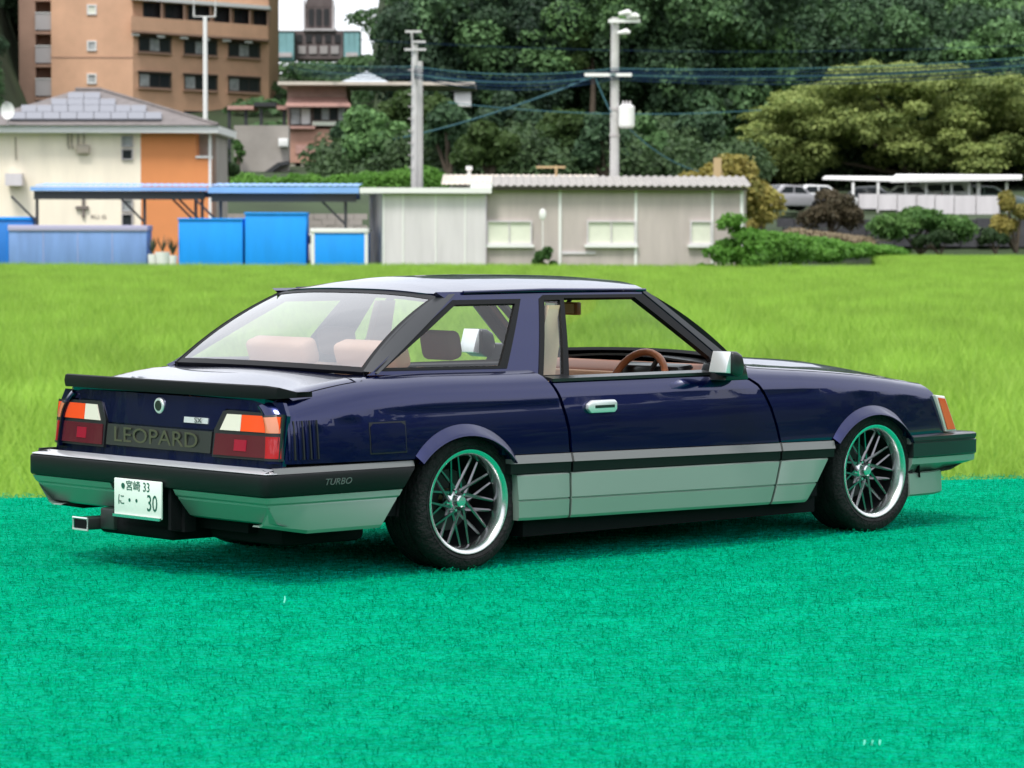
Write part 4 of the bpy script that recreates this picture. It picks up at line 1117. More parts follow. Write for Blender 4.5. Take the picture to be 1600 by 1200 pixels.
for py0, py1, x0, x1, n in ((179.5, 190, 14, 253, 9), (168.5, 179, 33, 229, 8), (158.5, 168, 80, 181, 4), (148.5, 158, 106, 157, 2)):
    for k in range(n):
        u0 = x0 + (x1 - x0) * k / n + .5; u1 = x0 + (x1 - x0) * (k + 1) / n - .5
        q = [RP(u0, py1), RP(u1, py1), RP(u1, py0), RP(u0, py0)]; nrm = Vector((0, -.316, .949))
        MB().add([p + nrm * .04 for p in q] + [p + nrm * .12 for p in q], [(0, 3, 2, 1), (4, 5, 6, 7), (0, 1, 5, 4), (1, 2, 6, 5), (2, 3, 7, 6), (3, 0, 4, 7)]).build('solar_panel', SOLAR, rf)
for y0, y1 in ((212, 230), (232.5, 250), (311, 331), (333.5, 354)):
    window(hs, 190, 208, y0, y1, YH, RAILM, PGLASS if y1 in (230, 331) else DGLASS, 1, None, .05)
for px in (106, 112, 122, 131):
    p = at(px, 222, YH - .08)
    m_ = MB().tube([at(px, 209, YH - .05), at(px, 226, YH - .05), at(px + 2, 232, YH - .12)], .035, 6)
    m_.build('wall_pipe', M('grey_pipe', (.42, .37, .30)) if not bpy.data.materials.get('grey_pipe') else bpy.data.materials['grey_pipe'], hs)
fbx(119, 139, 226, 240, YH - .25, .24, 'air_conditioner', bpy.data.materials['grey_pipe'], hs, bevel=.03)
MB().tube([at(24, 214, YH - .05), at(25, 250, YH - .05)], .03, 6).build('wall_pipe', bpy.data.materials['grey_pipe'], hs)
fbx(8, 34, 271, 290, YH - .7, .6, 'balcony_box', OFFW, hs)
me = text_mesh('RU G', .22, extrude=.004, xscale=1.2); p = at(154, 339, YH - .02)
me.transform(Matrix.Translation(p - OFF[hs.name]) @ Matrix(((1, 0, 0, 0), (0, 0, -1, 0), (0, 1, 0, 0), (0, 0, 0, 1)))); link('wall_lettering', me, INK, hs)
fbx(118, 138, 322, 327, YH - .12, .11, 'meter_box', INK, hs)
fbx(128, 132, 300, 340, YH - .1, .09, 'meter_pipe', INK, hs)
dish = thing('satellite_dish', 'round white satellite dish at the left end of the house roof', 'satellite dish', at(14, 196, YH - .9))
rows = []
cd = at(13, 173, YH - .9)
for i in range(5):
    r_ = .34 * i / 4
    rows.append([cd + Vector((r_ * math.cos(2 * math.pi * j / 16) * .8, -.12 + (r_ / .34) ** 2 * -.10, r_ * math.sin(2 * math.pi * j / 16))) for j in range(16)])
MB().grid(rows, closed_v=True).build('dish', WHITEP, dish, smooth=60)
MB().tube([at(12, 197, YH - .9), cd], .03, 6).build('mast', RAILM, dish)
MB().tube([cd + Vector((0, 0, .1)), cd + Vector((-.05, -.3, .35))], .02, 5).build('arm', RAILM, dish)
# ------------------------------------------------------------------ canopies and blue sheds
def canopy(label, px0, px1, py0, py1, Y, top_m, posts):
    t = thing('bicycle_canopy', label, 'canopy', at((px0 + px1) / 2, 405, Y + 1), 'blue roofed open canopies')
    a = at(px0, py0, Y); b = at(px1, py1, Y)
    n = int((b.x - a.x) / .12); rows = []
    for i in range(n + 1):
        x = a.x + (b.x - a.x) * i / n; zz = a.z + (.025 if i % 2 else 0)
        rows.append([(x, Y - .05, zz), (x, Y + 3.2, zz + .12)])
    MB().grid(rows).build('roof_sheet', top_m, t)
    MB().box((a.x, Y - .08, b.z), (b.x, Y - .02, a.z - .03)).build('fascia', top_m, t)
    MB().box((a.x + .1, Y + .05, b.z - .30), (b.x - .1, Y + .25, b.z - .005)).build('front_shade_beam', STEELD, t)  # beam made deep and dark to imitate the roof's shaded underside
    MB().box((a.x + .1, Y + 2.8, b.z - .20), (b.x - .1, Y + 2.95, b.z + .02)).build('rear_beam', DKBLUE, t)
    for px in posts:
        p = at(px, 350, Y + .3)
        MB().box((p.x - .05, Y + .26, -1.7), (p.x + .05, Y + .36, b.z - .02)).build('post', STEELD, t)
        MB().tube([(p.x, Y + .31, b.z - 1.1), (p.x - .9, Y + .31, b.z - .2)], .04, 5).build('brace', STEELD, t)
    return t
canopy('long pale blue canopy roof above the faded lilac-blue shed', 48, 324, 290.5, 298.5, 112.5, BLUEC, (58, 226, 306, 316))
canopy('brighter blue canopy roof above the two vivid blue sheds', 325, 561, 290.5, 302, 111.5, BLUEC, (345, 540))
def shed(name, label, cat, px0, px1, py0, Y, mat, lidm, frame=None, d=1.6, lid=5, doors=2):
    t = thing(name, label, cat, at((px0 + px1) / 2, 407, Y + d / 2), 'blue storage sheds along the field')
    p = at(px0, 407, Y); q = at(px1, py0, Y); lz = lid * Y / FPX
    MB().box((p.x, Y, -1.7), (q.x, Y + d, q.z - lz)).build('body', mat, t, bevel=.015)
    MB().box((p.x - .03, Y - .05, q.z - lz + .002), (q.x + .03, Y + d + .04, q.z)).build('roof', lidm, t, bevel=.015)
    if frame:
        for a, b in ((p.x, p.x + .12), (q.x - .12, q.x)): MB().box((a, Y - .025, -1.7), (b, Y - .001, q.z - lz)).build('corner_post', frame, t)
    for k in range(1, doors):
        xc = p.x + (q.x - p.x) * k / doors
        MB().box((xc - .008, Y - .012, -1.68), (xc + .008, Y - .001, q.z - lz - .05)).build('door_seam', lidm, t)
    return t
BLUEB2 = M('deep_blue_sheet', (.02, .20, .62), .6, var=.1, vscale=.7)
shed('storage_shed', 'deep blue shed at the left edge behind the long lilac shed', 'shed', -30, 52, 339, 112.9, BLUEB2, BLUEB, d=1.0)
shed('storage_shed', 'long low faded lilac-blue shed with paler lid at far left', 'shed', 14, 229, 352, 110.8, LILAC, LILACT, lid=9, doors=4)
shed('storage_shed', 'vivid blue shed left of the taller blue one', 'shed', 279, 379, 341, 110.6, BLUEB, BLUEB, doors=1, lid=3)
shed('storage_shed', 'tallest vivid blue shed, in the middle of three', 'shed', 383, 478, 332, 110.6, BLUEB, BLUEB, doors=1, lid=3)
shed('storage_shed', 'small blue shed with white frame beside the grey cabin', 'shed', 486, 575, 357, 110.5, BLUEB, WHITEP, WHITEP, lid=7, doors=1)
POTPL = M('pot_plant_leaf', (.04, .05, .025), .7)
for k, (px, lb) in enumerate(((238, 'white flower pot with dark plant, left of the pot trio'), (254, 'wide white flower pot in the middle of the pot trio'), (270, 'white flower pot with dark plant, right of the pot trio'))):
    Y = 110.6; p = at(px, 407, Y); r_ = (.16, .26, .15)[k]; h_ = (.34, .42, .30)[k]
    t = thing('flower_pot', lb, 'flower pot', (p.x, Y, -1.3), 'pots between the blue sheds')
    MB().tube([(p.x, Y, -1.35), (p.x, Y, -1.25 + h_)], [r_ * .8, r_], 12).build('pot', WHITEP, t, smooth=40)
    rp = random.Random(k); pm = MB()
    for j in range(26 if k != 1 else 14):
        a_ = rp.random() * 6.28; l_ = .25 + .35 * rp.random(); q_ = Vector((p.x, Y, -1.27 + h_)); e_ = q_ + Vector((math.cos(a_) * l_ * .5, math.sin(a_) * l_ * .5, l_ * 1.1))
        s2 = Vector((-math.sin(a_), math.cos(a_), 0)) * .03; pm.add([q_, q_.lerp(e_, .5) - s2, e_, q_.lerp(e_, .5) + s2], [(0, 1, 2, 3)])
    pm.build('plant', POTPL, t)
# ------------------------------------------------------------------ white cabin and beige prefab
cb = thing('grey_cabin', 'pale grey panelled cabin beside the beige prefab', 'cabin', at(675, 408, 111.5))
YC = 110.0
edges_ = [598.5, 629, 680, 726, 759]
for k in range(4):
    fbx(edges_[k] + .35, edges_[k + 1] - .35, 303, 410, YC, .10, 'wall_panel', OFFW, cb, -1.7)
for e_ in edges_[:-1]:
    fbx(e_ - .5, e_ + 2.0, 303, 410, YC - .03, .029, 'batten', WHITEP, cb, -1.7)
p = at(598.3, 300, YC); q = at(759, 303, YC); pb = at(577, 300, YC + 5)
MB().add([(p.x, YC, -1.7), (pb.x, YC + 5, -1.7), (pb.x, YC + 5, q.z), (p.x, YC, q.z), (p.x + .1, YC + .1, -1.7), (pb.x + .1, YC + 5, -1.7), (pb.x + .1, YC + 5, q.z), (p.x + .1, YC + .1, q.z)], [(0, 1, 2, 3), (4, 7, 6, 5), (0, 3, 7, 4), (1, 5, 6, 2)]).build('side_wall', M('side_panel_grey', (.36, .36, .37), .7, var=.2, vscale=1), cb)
fbx(562, 768, 293.5, 301.5, YC - .3, 5.6, 'roof', WHITEP, cb)
fbx(735, 769, 285, 293.2, YC - .2, 1.2, 'gable_end', WHITEP, cb)
pf = thing('beige_prefab', 'long beige prefab hut with scalloped corrugated roof edge', 'hut', at(960, 408, 113))
YP = 110.3
posts = [760, 875, 993.5, 1113, 1158]
for a, b in zip(posts[:-1], posts[1:]):
    fbx(a + .3, b - .3, 292, 410, YP, .12, 'wall_panel', BEIGE, pf, -1.7)
for px, w_ in ((875, 5), (993.5, 5), (1113, 4), (1159, 6)):
    fbx(px - w_ / 2, px + w_ / 2, 292, 410, YP - .06, .058, 'batten', WHITEP, pf, -1.7)
fbx(878, 931, 393, 397, YP - .05, .045, 'rail', OFFW, pf)
pR = at(1162, 300, YP)
MB().box((pR.x - .02, YP + .13, -1.7), (pR.x + .10, YP + 6, zat(292, YP))).build('side_wall', BEIGE, pf)
MB().box((at(762, 300, YP).x, YP + 5.9, -1.7), (pR.x, YP + 6, zat(292, YP))).build('rear_wall', BEIGE, pf)
for a, b, sp in ((760.5, 831, 2), (917, 993, 2), (1078, 1112, 1)):
    window(pf, a, b, 345, 382, YP, OFFW, SHUT, sp, WHITEP, .05)
rows = []; xa = at(768, 290, YP).x; xb = at(1172, 290, YP).x; za = zat(289.6, YP - .4)
n = 34 * 8
for i in range(n + 1):
    x = xa + (xb - xa) * i / n; w_ = .028 * math.cos(2 * math.pi * i / 8)
    rows.append([(x, YP - .42, za + w_ - .02), (x, YP - .42, za + w_), (x, YP + 3.0, za + w_ + .38), (x, YP + 6.3, za + w_ + .02)])
MB().grid(rows).build('corrugated_roof', CORR, pf, smooth=50)
MB().box((xa + .1, YP - .3, za - .16), (xb - .1, YP - .2, za - .07)).build('eave_shade_board', FRAMED, pf)  # dark board imitates the shadow line under the scalloped edge
rb = thing('tiled_outbuilding', 'low building whose pale tiled roof shows above the huts', 'building', at(815, 300, 122))
m_ = MB(); 
rows = []
xa2 = at(690, 285, 119).x; xb2 = at(938, 285, 119).x
n = 60
for i in range(n + 1):
    x = xa2 + (xb2 - xa2) * i / n; w_ = .03 * (i % 2)
    ins = .75 * min(1, i / 3) if i < 3 else (.75 * min(1, (n - i) / 8))
    rows.append([(x, 118.4, zat(289, 118.4) + w_), (x, 121.5, zat(273.5, 121.5) + w_), (x, 125, zat(285, 124) + w_)])
m_.grid(rows).build('roof', PALER, rb)
MB().box((xa2 + .3, 119, -1.7), (xb2 - .3, 124.5, zat(290, 119))).build('wall', OFFW, rb)
def small(name, label, cat, build, mat, loc):
    o = build.build(name, mat); tag(o, label, cat); return o
p = at(733, 268, 120.5)
small('roof_vent', 'small white vent cowl on the pale tiled roof, left end', 'vent', MB().tube([(p.x, 120.5, p.z - .5), (p.x, 120.5, p.z + .05), (p.x, 120.5, p.z + .06), (p.x, 120.5, p.z + .2)], [.07, .07, .14, .12], 10), WHITEP, p)
an = MB(); p = at(869, 262, 121)
an.tube([(p.x, 121, p.z - .55), (p.x, 121, p.z + .08)], .05, 6); an.box((p.x - .75, 120.97, p.z - .02), (p.x + .35, 121.03, p.z + .06))
small('roof_antenna', 'T-shaped pale antenna on the tiled roof behind the hut', 'antenna', an, TIMBER, p)
p = at(1121, 284, 117)
small('timber_post', 'pale timber post rising behind the hut before the yellowish bush', 'post', MB().box((p.x - .14, 117, -1.7), (p.x + .14, 117.2, zat(246, 117))).tube([(p.x, 117.1, zat(250, 117)), (at(1134, 284, 117).x, 117.1, zat(282, 117))], .02, 5), TIMBER, p)
lm = MB(); p = at(848, 335, 109.3)
lm.tube([(at(848, 380, 109.3).x, 109.3, -1.7), (p.x, 109.3, p.z)], .018, 5)
rows = [[(p.x + .12 * math.sin(a_) * math.cos(b_), 109.3 + .05 * math.sin(a_) * math.sin(b_), p.z + .2 * math.cos(a_)) for b_ in [2 * math.pi * j / 10 for j in range(10)]] for a_ in [math.pi * i / 8 for i in range(9)]]
lm.grid(rows, closed_v=True)
small('garden_marker', 'slim white stake with an oval top before the beige hut', 'marker', lm, WHITEP, p)
# ------------------------------------------------------------------ poles and cables
def pole(label, px, py_top, Y, r0, r1, base=-1.7):
    t = thing('utility_pole', label, 'utility pole', (at(px, 300, Y).x, Y, base), 'concrete utility poles')
    x = at(px, 300, Y).x; zt_ = zat(py_top, Y)
    MB().tube([(x, Y, base), (x, Y, zt_)], [r0, r1], 14).build('pole', CONC, t, smooth=50)
    return t, x, zt_
t, x, zt_ = pole('tall concrete pole carrying a round transformer above the hut', 960, 27, 116, .19, .145)
for py, w0, w1 in ((117, -1.1, .6), (33, -.25, .9)):
    z = zat(py, 116); MB().box((x + w0, 115.72, z - .06), (x + w1, 115.83, z + .06)).build('crossarm', WHITEP, t)
z = zat(182, 116)
tr_ = MB().tube([(x + .42, 115.75, z - .42), (x + .42, 115.75, z - .34), (x + .42, 115.75, z + .34), (x + .42, 115.75, z + .42)], [.22, .29, .29, .20], 16).build('transformer', WHITEP, t, smooth=35)
for dx in (.3, .42, .54): MB().tube([(x + dx, 115.75, z + .4), (x + dx, 115.75, z + .56)], [.045, .03], 8).build('bushing', OFFW, tr_)
for py in (170, 211): MB().tube([(x, 116, zat(py, 116) - .05), (x, 116, zat(py, 116) + .05)], .19, 14).build('pole_band', RAILM, t)
for i, (dx, py) in enumerate(((.35, 22), (.62, 27), (.30, 52))):
    MB().tube([(x + dx - .22, 115.7, zat(py, 116)), (x + dx + .1, 115.6, zat(py, 116) + .06), (x + dx + .22, 115.6, zat(py, 116))], [.05, .10, .06], 8).build('lamp_head', WHITEP, t, smooth=50)
t1, x1_, zt1 = pole('concrete pole with small crossarms left of the trees', 648, 70, 118, .15, .12)
MB().tube([(x1_ - .08, 118, zt1 - .1), (x1_ - .12, 118, zat(50, 118))], .045, 6).build('top_mast', CONC, t1)
for py, a, b in ((50, -.35, .25), (66, -.05, .40), (78, -.38, .42)):
    MB().box((x1_ + a, 117.8, zat(py, 118) - .04), (x1_ + b, 117.86, zat(py, 118) + .04)).build('crossarm', CONC, t1)
for k in range(9):
    MB().tube([(x1_ - .05, 117.84, zat(110 + k * 19, 118)), (x1_ - .24, 117.84, zat(110 + k * 19, 118))], .018, 5).build('climbing_step', RAILM, t1)
t2, x2_, _ = pole('shorter bare concrete pole standing close behind the left pole', 655.5, 96, 119.5, .14, .12)
t3 = thing('lamp_pole', 'thin white pole with a square loop before the apartment block', 'pole', (at(321, 190, 180).x, 180, 2.0))
x = at(321, 190, 180).x
MB().tube([(x, 180, 1.5), (x, 180, zat(27, 180))], [.15, .12], 10).build('pole', WHITEP, t3, smooth=50)
lp = [at(px, py, 180) for px, py in ((303, 26), (336, 26), (338, -30), (302, -30))]
MB().tube(lp, .05, 5, closed=True).build('loop_frame', WHITEP, t3)
def cable(label, pts, r, mat, sag=.0, grp='overhead power cables'):
    P = [at(*p) for p in pts]; o = []
    for a, b in zip(P[:-1], P[1:]):
        for i in range(12): 
            q = a.lerp(b, i / 12); q.z -= sag * 4 * (i / 12) * (1 - i / 12); o.append(q)
    o.append(P[-1])
    ob = MB().tube(o, r, 5, caps=False).build('power_cable', mat, None, smooth=60)
    tag(ob, label, 'cable', grp)
for k, (y0, y1, y2, y3, s_) in enumerate(((98, 104, 107, 92, .25), (101, 108, 110, 96, .3), (105, 112, 113, 100, .35), (108, 116, 117, 104, .3), (110, 119, 120, 108, .35), (113, 122, 124, 112, .4))):
    cable(('topmost', 'second from the top', 'third from the top', 'fourth from the top', 'fifth from the top', 'lowest')[k] + ' of six dark blue cables strung across both poles', ((441, y0 - 6, 322), (648, y1, 117.7), (958, y2, 115.7), (1700, y3 - 10, 121)), (.018, .02, .03, .022, .026, .02)[k], CABLE if k % 3 else CABLET, s_, 'bundle of overhead cables')
cable('single teal cable rising from the hillside house to the right pole', ((530, 228, 196), (930, 119, 115.9)), .042, CABLET, .5)
cable('thin pale cable crossing low behind the transformer pole', ((700, 160, 130), (1190, 172, 130)), .018, CABLET, .3)
cable('short drop cable descending right from the transformer', ((978, 196, 115.7), (1092, 268, 119)), .022, CABLET, .25)
cable('short drop cable from the bundle down to the transformer', ((930, 121, 115.8), (955, 176, 115.8)), .024, CABLET, .05)
cable('faint high cable crossing above the cable bundle', ((560, 62, 150), (1700, 66, 150)), .014, CABLE, .5)
# ------------------------------------------------------------------ hillside house, wall, small buildings
hh = thing('hillside_house', 'brown flat-roofed house with wide window band on the slope', 'house', at(490, 270, 200))
YB = 196
fbx(449, 541, 134, 199, YB + .8, 6, 'upper_wall', BROWNW, hh)
fbx(434, 742, 128, 132.5, YB - .8, 8, 'flat_roof', PALER, hh)
m_ = MB(); a, b = at(446, 164, YB - .6), at(548, 164, YB - .6); c, d = at(540, 152, YB + .8), at(450, 152, YB + .8)
m_.add([a, b, c, d, a - Vector((0, 0, .12)), b - Vector((0, 0, .12)), c - Vector((0, 0, .12)), d - Vector((0, 0, .12))], [(0, 1, 2, 3), (4, 7, 6, 5), (0, 4, 5, 1), (1, 5, 6, 2), (2, 6, 7, 3), (3, 7, 4, 0)]).build('canopy_roof', PINKR, hh)
window(hh, 452, 487, 167, 196, YB + .75, FRAMED, (PGLASS, WHITEP), 2, None, .08)
window(hh, 489, 541, 167, 189, YB + .75, FRAMED, (DGLASS, PGLASS, DGLASS, PGLASS), 4, None, .07)
fbx(488, 548, 190, 196, YB + .1, .65, 'balcony_edge', SHUT, hh)
fbx(448, 492, 197, 201, YB - .1, .9, 'balcony_slab', PINKR, hh)
fbx(453, 528, 201.5, 254, YB + .4, 6, 'lower_wall', BRICKW, hh)
fbx(456, 526, 254, 276, YB + 2.5, 4, 'basement_wall', FRAMED, hh)
for a, b in ((454, 461), (470, 481), (483, 511)): fbx(a, b, 254.2 if b < 490 else 261, 280, YB + .6, .5, 'basement_pier', CREAM, hh)
ap = at(573, 111, YB + 3); m_ = MB(); bs = [at(533, 127.8, YB + .2), at(607, 127.8, YB + .2)]; bk = [Vector((bs[1].x, YB + 6, bs[1].z)), Vector((bs[0].x, YB + 6, bs[0].z))]
m_.add(bs + bk + [ap], [(0, 1, 4), (1, 2, 4), (2, 3, 4), (3, 0, 4), (0, 3, 2, 1)]).build('glass_pyramid', PALEG, hh)
fbx(462, 492, 226, 240, YB + .30, .09, 'red_sign', PINKR, hh)
rw = thing('retaining_wall', 'tall grey concrete retaining wall with a stair below the slope', 'wall', at(410, 275, 191))
fbx(366, 451, 196, 280, 190, 1.2, 'wall', RETW, rw, 1.0)
m_ = MB(); q = [at(400, 278, 189.2), at(434, 254, 189.2), at(452, 251, 189.2), at(452, 257, 189.2), at(438, 259, 189.2), at(412, 280, 189.2)]
m_.add(q + [v + Vector((0, .75, 0)) for v in q], [(0, 1, 2, 3, 4, 5), (11, 10, 9, 8, 7, 6)] + [(i, i + 6, (i + 1) % 6 + 6, (i + 1) % 6) for i in range(6)]).build('stair', STEELD, rw)
o = fb(MB(), 435, 450, 216, 229, 189.4, .5).build('water_heater', WHITEP, None, bevel=.03); tag(o, 'white boxy heater fixed near the top right of the retaining wall', 'heater')
o = fb(MB(), 512, 545, 262.5, 278, 188, 2.4, 2.6).build('container', GREENS, None, bevel=.03); tag(o, 'small green container at the foot of the hillside house', 'container')
cp = thing('dark_canopy', 'dark canopy with faded pink roof ends behind the retaining wall', 'canopy', at(410, 190, 199))
for a, b, y0, y1, mt_ in ((355, 396, 165, 171, PINKR), (396.5, 432, 160, 166, STEELD), (432.5, 448, 165, 171, PINKR)):
    fbx(a, b, y0, y1, 198, 4, 'roof', mt_, cp)
for px in (358, 384, 408, 444): 
    p = at(px, 180, 198.3); MB().box((p.x - .1, 198.3, 3.6), (p.x + .1, 198.5, zat(171, 198))).build('post', STEELD, cp)
gb = thing('gabled_hut', 'small white gabled hut end showing among the trees', 'hut', at(722, 160, 210))
fbx(710, 736, 142, 166, 208, 3, 'wall', WHITEP, gb)
a, b, c = at(704, 143, 207.6), at(743, 141, 207.6), at(734, 130, 207.6)
MB().add([a, b, c, a + Vector((0, 4, 0)), b + Vector((0, 4, 0)), c + Vector((0, 4, 0))], [(0, 1, 2), (3, 5, 4), (0, 2, 5, 3), (2, 1, 4, 5), (0, 3, 4, 1)]).build('roof', STEELD, gb)
gs = thing('slate_roof_shed', 'low shed with dark purplish roof among the shrubs', 'shed', at(830, 272, 170))
a, b = at(806, 274, 168), at(862, 274, 168); c, d = at(852, 236, 174), at(800, 230, 174)
MB().add([a, b, c, d], [(0, 1, 2, 3)]).add([a + Vector((0, 0, -.15)), b + Vector((0, 0, -.15)), c + Vector((0, 0, -.15)), d + Vector((0, 0, -.15))], [(0, 3, 2, 1)]).build('roof', M('slate_purple', (.10, .09, .11), .7, var=.2), gs)
MB().box((a.x + .2, 169, 1.5), (b.x - .2, 173, a.z - .05)).build('wall', STEELD, gs)
# tower and teal buildings on the ridge
tw = thing('hilltop_tower', 'dark weathered tower with arched top against the white sky', 'tower', at(498, 88, 330))
YT = 330
fbx(460, 536, 48, 92, YT, 6, 'base', TOWERB, tw)
fbx(474, 524, 44.5, 47.8, YT - .3, 6.6, 'cornice', OFFW, tw)
fbx(477, 519, 12, 44.3, YT + .5, 5, 'belfry', TOWERB, tw)
a_ = [(at(498, 12, YT).x + 1.39 * math.cos(rad(q)), zat(12, YT + .5) + 1.9 * math.sin(rad(q))) for q in range(0, 181, 15)]
MB().prism(a_, YT + .5, YT + 5.5, 'y').build('arched_top', TOWERB, tw, smooth=40)
for a, b in ((474, 477), (519, 522)): fbx(a, b, 0, 44.2, YT + .3, .6, 'pilaster', OFFW, tw)
for k in range(3): fbx(482 + k * 12, 490 + k * 12, 14, 40, YT + .38, .1, 'louvre_opening', STEELD, tw)
for k in range(5): fbx(463 + k * 15, 472 + k * 15, 54, 66, YT - .12, .1, 'window', STEELD, tw)
for k in range(4): fbx(466 + k * 17, 478 + k * 17, 72, 84, YT - .12, .1, 'window', RAILM, tw)
for a, b, lb in ((424, 459, 'pale teal sheeted building left of the hilltop tower'), (537, 562, 'darker teal sheeted building right of the hilltop tower')):
    t = thing('teal_building', lb, 'building', at((a + b) / 2, 90, YT - 2))
    n = 3
    for k in range(n):
        fbx(a + (b - a) * k / n + .2, a + (b - a) * (k + 1) / n - .2, 49, 94, YT - 2, 4, 'sheet_panel', TEAL, t)
    fbx(a, b, 47.5, 48.8, YT - 2.1, 4.3, 'coping', OFFW, t)
    fbx(a + 3, b - 3, 82, 89, YT - 2.3, .2, 'low_window_band', OFFW, t)
# ------------------------------------------------------------------ carport, parked cars
cpt = thing('carport', 'long white carport roof over the parked cars at right', 'carport', at(1440, 335, 184))
YK = 180
MB().add([at(1285, 278, YK), at(1440, 282, YK), at(1440, 276, YK + 3.4), at(1290, 274.5, YK + 3.4), at(1285, 280.5, YK), at(1440, 285, YK), at(1440, 279, YK + 3.4), at(1290, 277, YK + 3.4)], [(0, 1, 2, 3), (4, 7, 6, 5), (0, 4, 5, 1), (1, 5, 6, 2), (2, 6, 7, 3), (3, 7, 4, 0)]).build('roof', WHITEP, cpt)
MB().add([at(1392, 279, YK - 1), at(1597, 277, YK - 1), at(1597, 273, YK + 2.6), at(1400, 272, YK + 2.6), at(1392, 285, YK - 1), at(1597, 281, YK - 1), at(1597, 277, YK + 2.6), at(1400, 277, YK + 2.6)], [(0, 1, 2, 3), (4, 7, 6, 5), (0, 4, 5, 1), (1, 5, 6, 2), (2, 6, 7, 3), (3, 7, 4, 0)]).build('roof', WHITEP, cpt)
for px, w_ in ((1333, 4), (1372, 4), (1415, 4), (1447, 4), (1487, 4), (1514, 4), (1529, 6), (1573, 5)):
    fbx(px - w_ / 2, px + w_ / 2, 285, 341, YK, .2, 'post', WHITEP, cpt, .0)
pn = thing('white_panel_fence', 'low fence of white panels in front of the carport', 'fence', at(1450, 338, 179))
xs_ = [1342, 1372, 1402, 1432, 1461, 1491, 1525, 1562]
for k in range(len(xs_) - 1):
    fbx(xs_[k] + .6, xs_[k + 1] - .6, 303 + k * .5, 326 + k * 2, 178.6, .08, 'panel', OFFW, pn)
for px in xs_: fbx(px - .5, px + .5, 302, 341, 178.75, .1, 'post', RAILM, pn)
TYREK = bpy.data.materials['tyre_rubber']
def small_car(label, px, Y, z, heading, col, kind):
    t = thing('parked_car', label, 'car', (at(px, 300, Y).x, Y, z), 'cars parked by the carport', heading)
    OFF[t.name] = Vector()
    mt_ = M('car_paint_' + kind, col, .25, coat=.8) if not bpy.data.materials.get('car_paint_' + kind) else bpy.data.materials['car_paint_' + kind]
    if kind == 'van': L_, Hh, prof = 3.4, 1.85, [(-1.7, .25), (1.65, .25), (1.7, .8), (1.45, 1.0), (1.2, 1.75), (1.0, 1.85), (-1.6, 1.85), (-1.7, 1.7)]
    else: L_, Hh, prof = 4.2, 1.45, [(-2.1, .28), (2.1, .28), (2.1, .68), (1.9, .82), (1.0, .95), (.35, 1.40), (-.9, 1.45), (-1.55, 1.0), (-2.05, .95), (-2.12, .6)]
    MB().prism(prof, -.78, .78, 'y').build('body', mt_, t, bevel=.07, seg=2)
    if kind == 'van':
        wn = [[(-1.35, 1.12), (-.40, 1.12), (-.40, 1.50), (-1.35, 1.50)], [(-.25, 1.12), (.92, 1.12), (.72, 1.50), (-.25, 1.50)]]
        MB().prism([(-.62, 1.12), (.62, 1.12), (.58, 1.62), (-.58, 1.62)], -1.715, -1.69, 'x').build('rear_window', DGLASS, t)
        MB().prism([(-.62, 1.05), (.62, 1.05), (.58, 1.6), (-.58, 1.6)], 1.40, 1.46, 'x').build('windscreen', DGLASS, t)
    else:
        wn = [[(-1.25, 1.0), (-.30, 1.0), (-.30, 1.34), (-.85, 1.34)], [(-.22, 1.0), (.75, .98), (.28, 1.32), (-.22, 1.34)]]
        MB().add([(-1.60, -.62, 1.02), (-1.60, .62, 1.02), (-1.02, .55, 1.42), (-1.02, -.55, 1.42)], [(0, 1, 2, 3)]).build('rear_window', DGLASS, t)
        MB().add([(1.0, -.62, 1.0), (1.0, .62, 1.0), (.42, .55, 1.41), (.42, -.55, 1.41)], [(0, 3, 2, 1)]).build('windscreen', DGLASS, t)
    for q in wn:
        for s_ in (-1, 1): MB().prism(q, s_ * .775, s_ * .792, 'y').build('side_window', DGLASS, t)
    for x_ in (-L_ * .3, L_ * .31):
        for s_ in (-1, 1): MB().tube([(x_, s_ * .60, .30), (x_, s_ * .80, .30)], .30, 16).build('wheel', TYREK, t, smooth=40)
    for s_ in (-1, 1):
        MB().box((-L_ / 2 - .03, s_ * .62 - .12, .78), (-L_ / 2 + .04, s_ * .62 + .12, .98)).build('tail_light', REDB, t)
        MB().box((L_ / 2 - .05, s_ * .58 - .14, .55), (L_ / 2 + .02, s_ * .58 + .14, .70)).build('headlight', WHITEP, t)
    return t
small_car('silver car with red tail light parked at the left end before the yellowish tree', 1232, 176, .95, rad(35), (.35, .34, .36), 'silver')
small_car('white car partly hidden by the brown shrub, left of the carport', 1278, 179, 1.0, rad(15), (.75, .75, .75), 'white')
small_car('dark car under the left end of the carport', 1352, 185, 1.0, rad(160), (.06, .07, .08), 'dark')
small_car('white car beneath the middle of the carport', 1414, 182.2, 1.05, rad(170), (.75, .75, .75), 'white')
small_car('white boxy van beneath the carport', 1477, 182.4, 1.0, rad(8), (.78, .78, .78), 'van')
small_car('grey-green car with dark windows at the right end of the carport', 1545, 182.6, 1.0, rad(-8), (.20, .28, .27), 'greygreen')
small_car('white car seen below the bright blue canopy', 352, 133, -1.65, rad(10), (.75, .75, .75), 'white')
small_car('silver-grey car seen between the bright canopy post and its brace', 505, 134, -1.65, rad(6), (.5, .5, .5), 'lightgrey')
lw = thing('block_wall', 'low pale concrete block wall behind the blue sheds', 'wall', at(445, 350, 131))
for k in range(12):
    for j in range(3):
        a_ = 322 + k * 21 - (j % 2) * 8
        fbx(a_ + .3, a_ + 20.7, 334 + j * 9.2, 342.8 + j * 9.2, 136.5 + .02 * ((k + j) % 2), .3, 'block', RETW, lw)
sw = thing('stone_bank_wall', 'dark stone bank wall behind the shrubs at right', 'wall', at(1460, 385, 164))
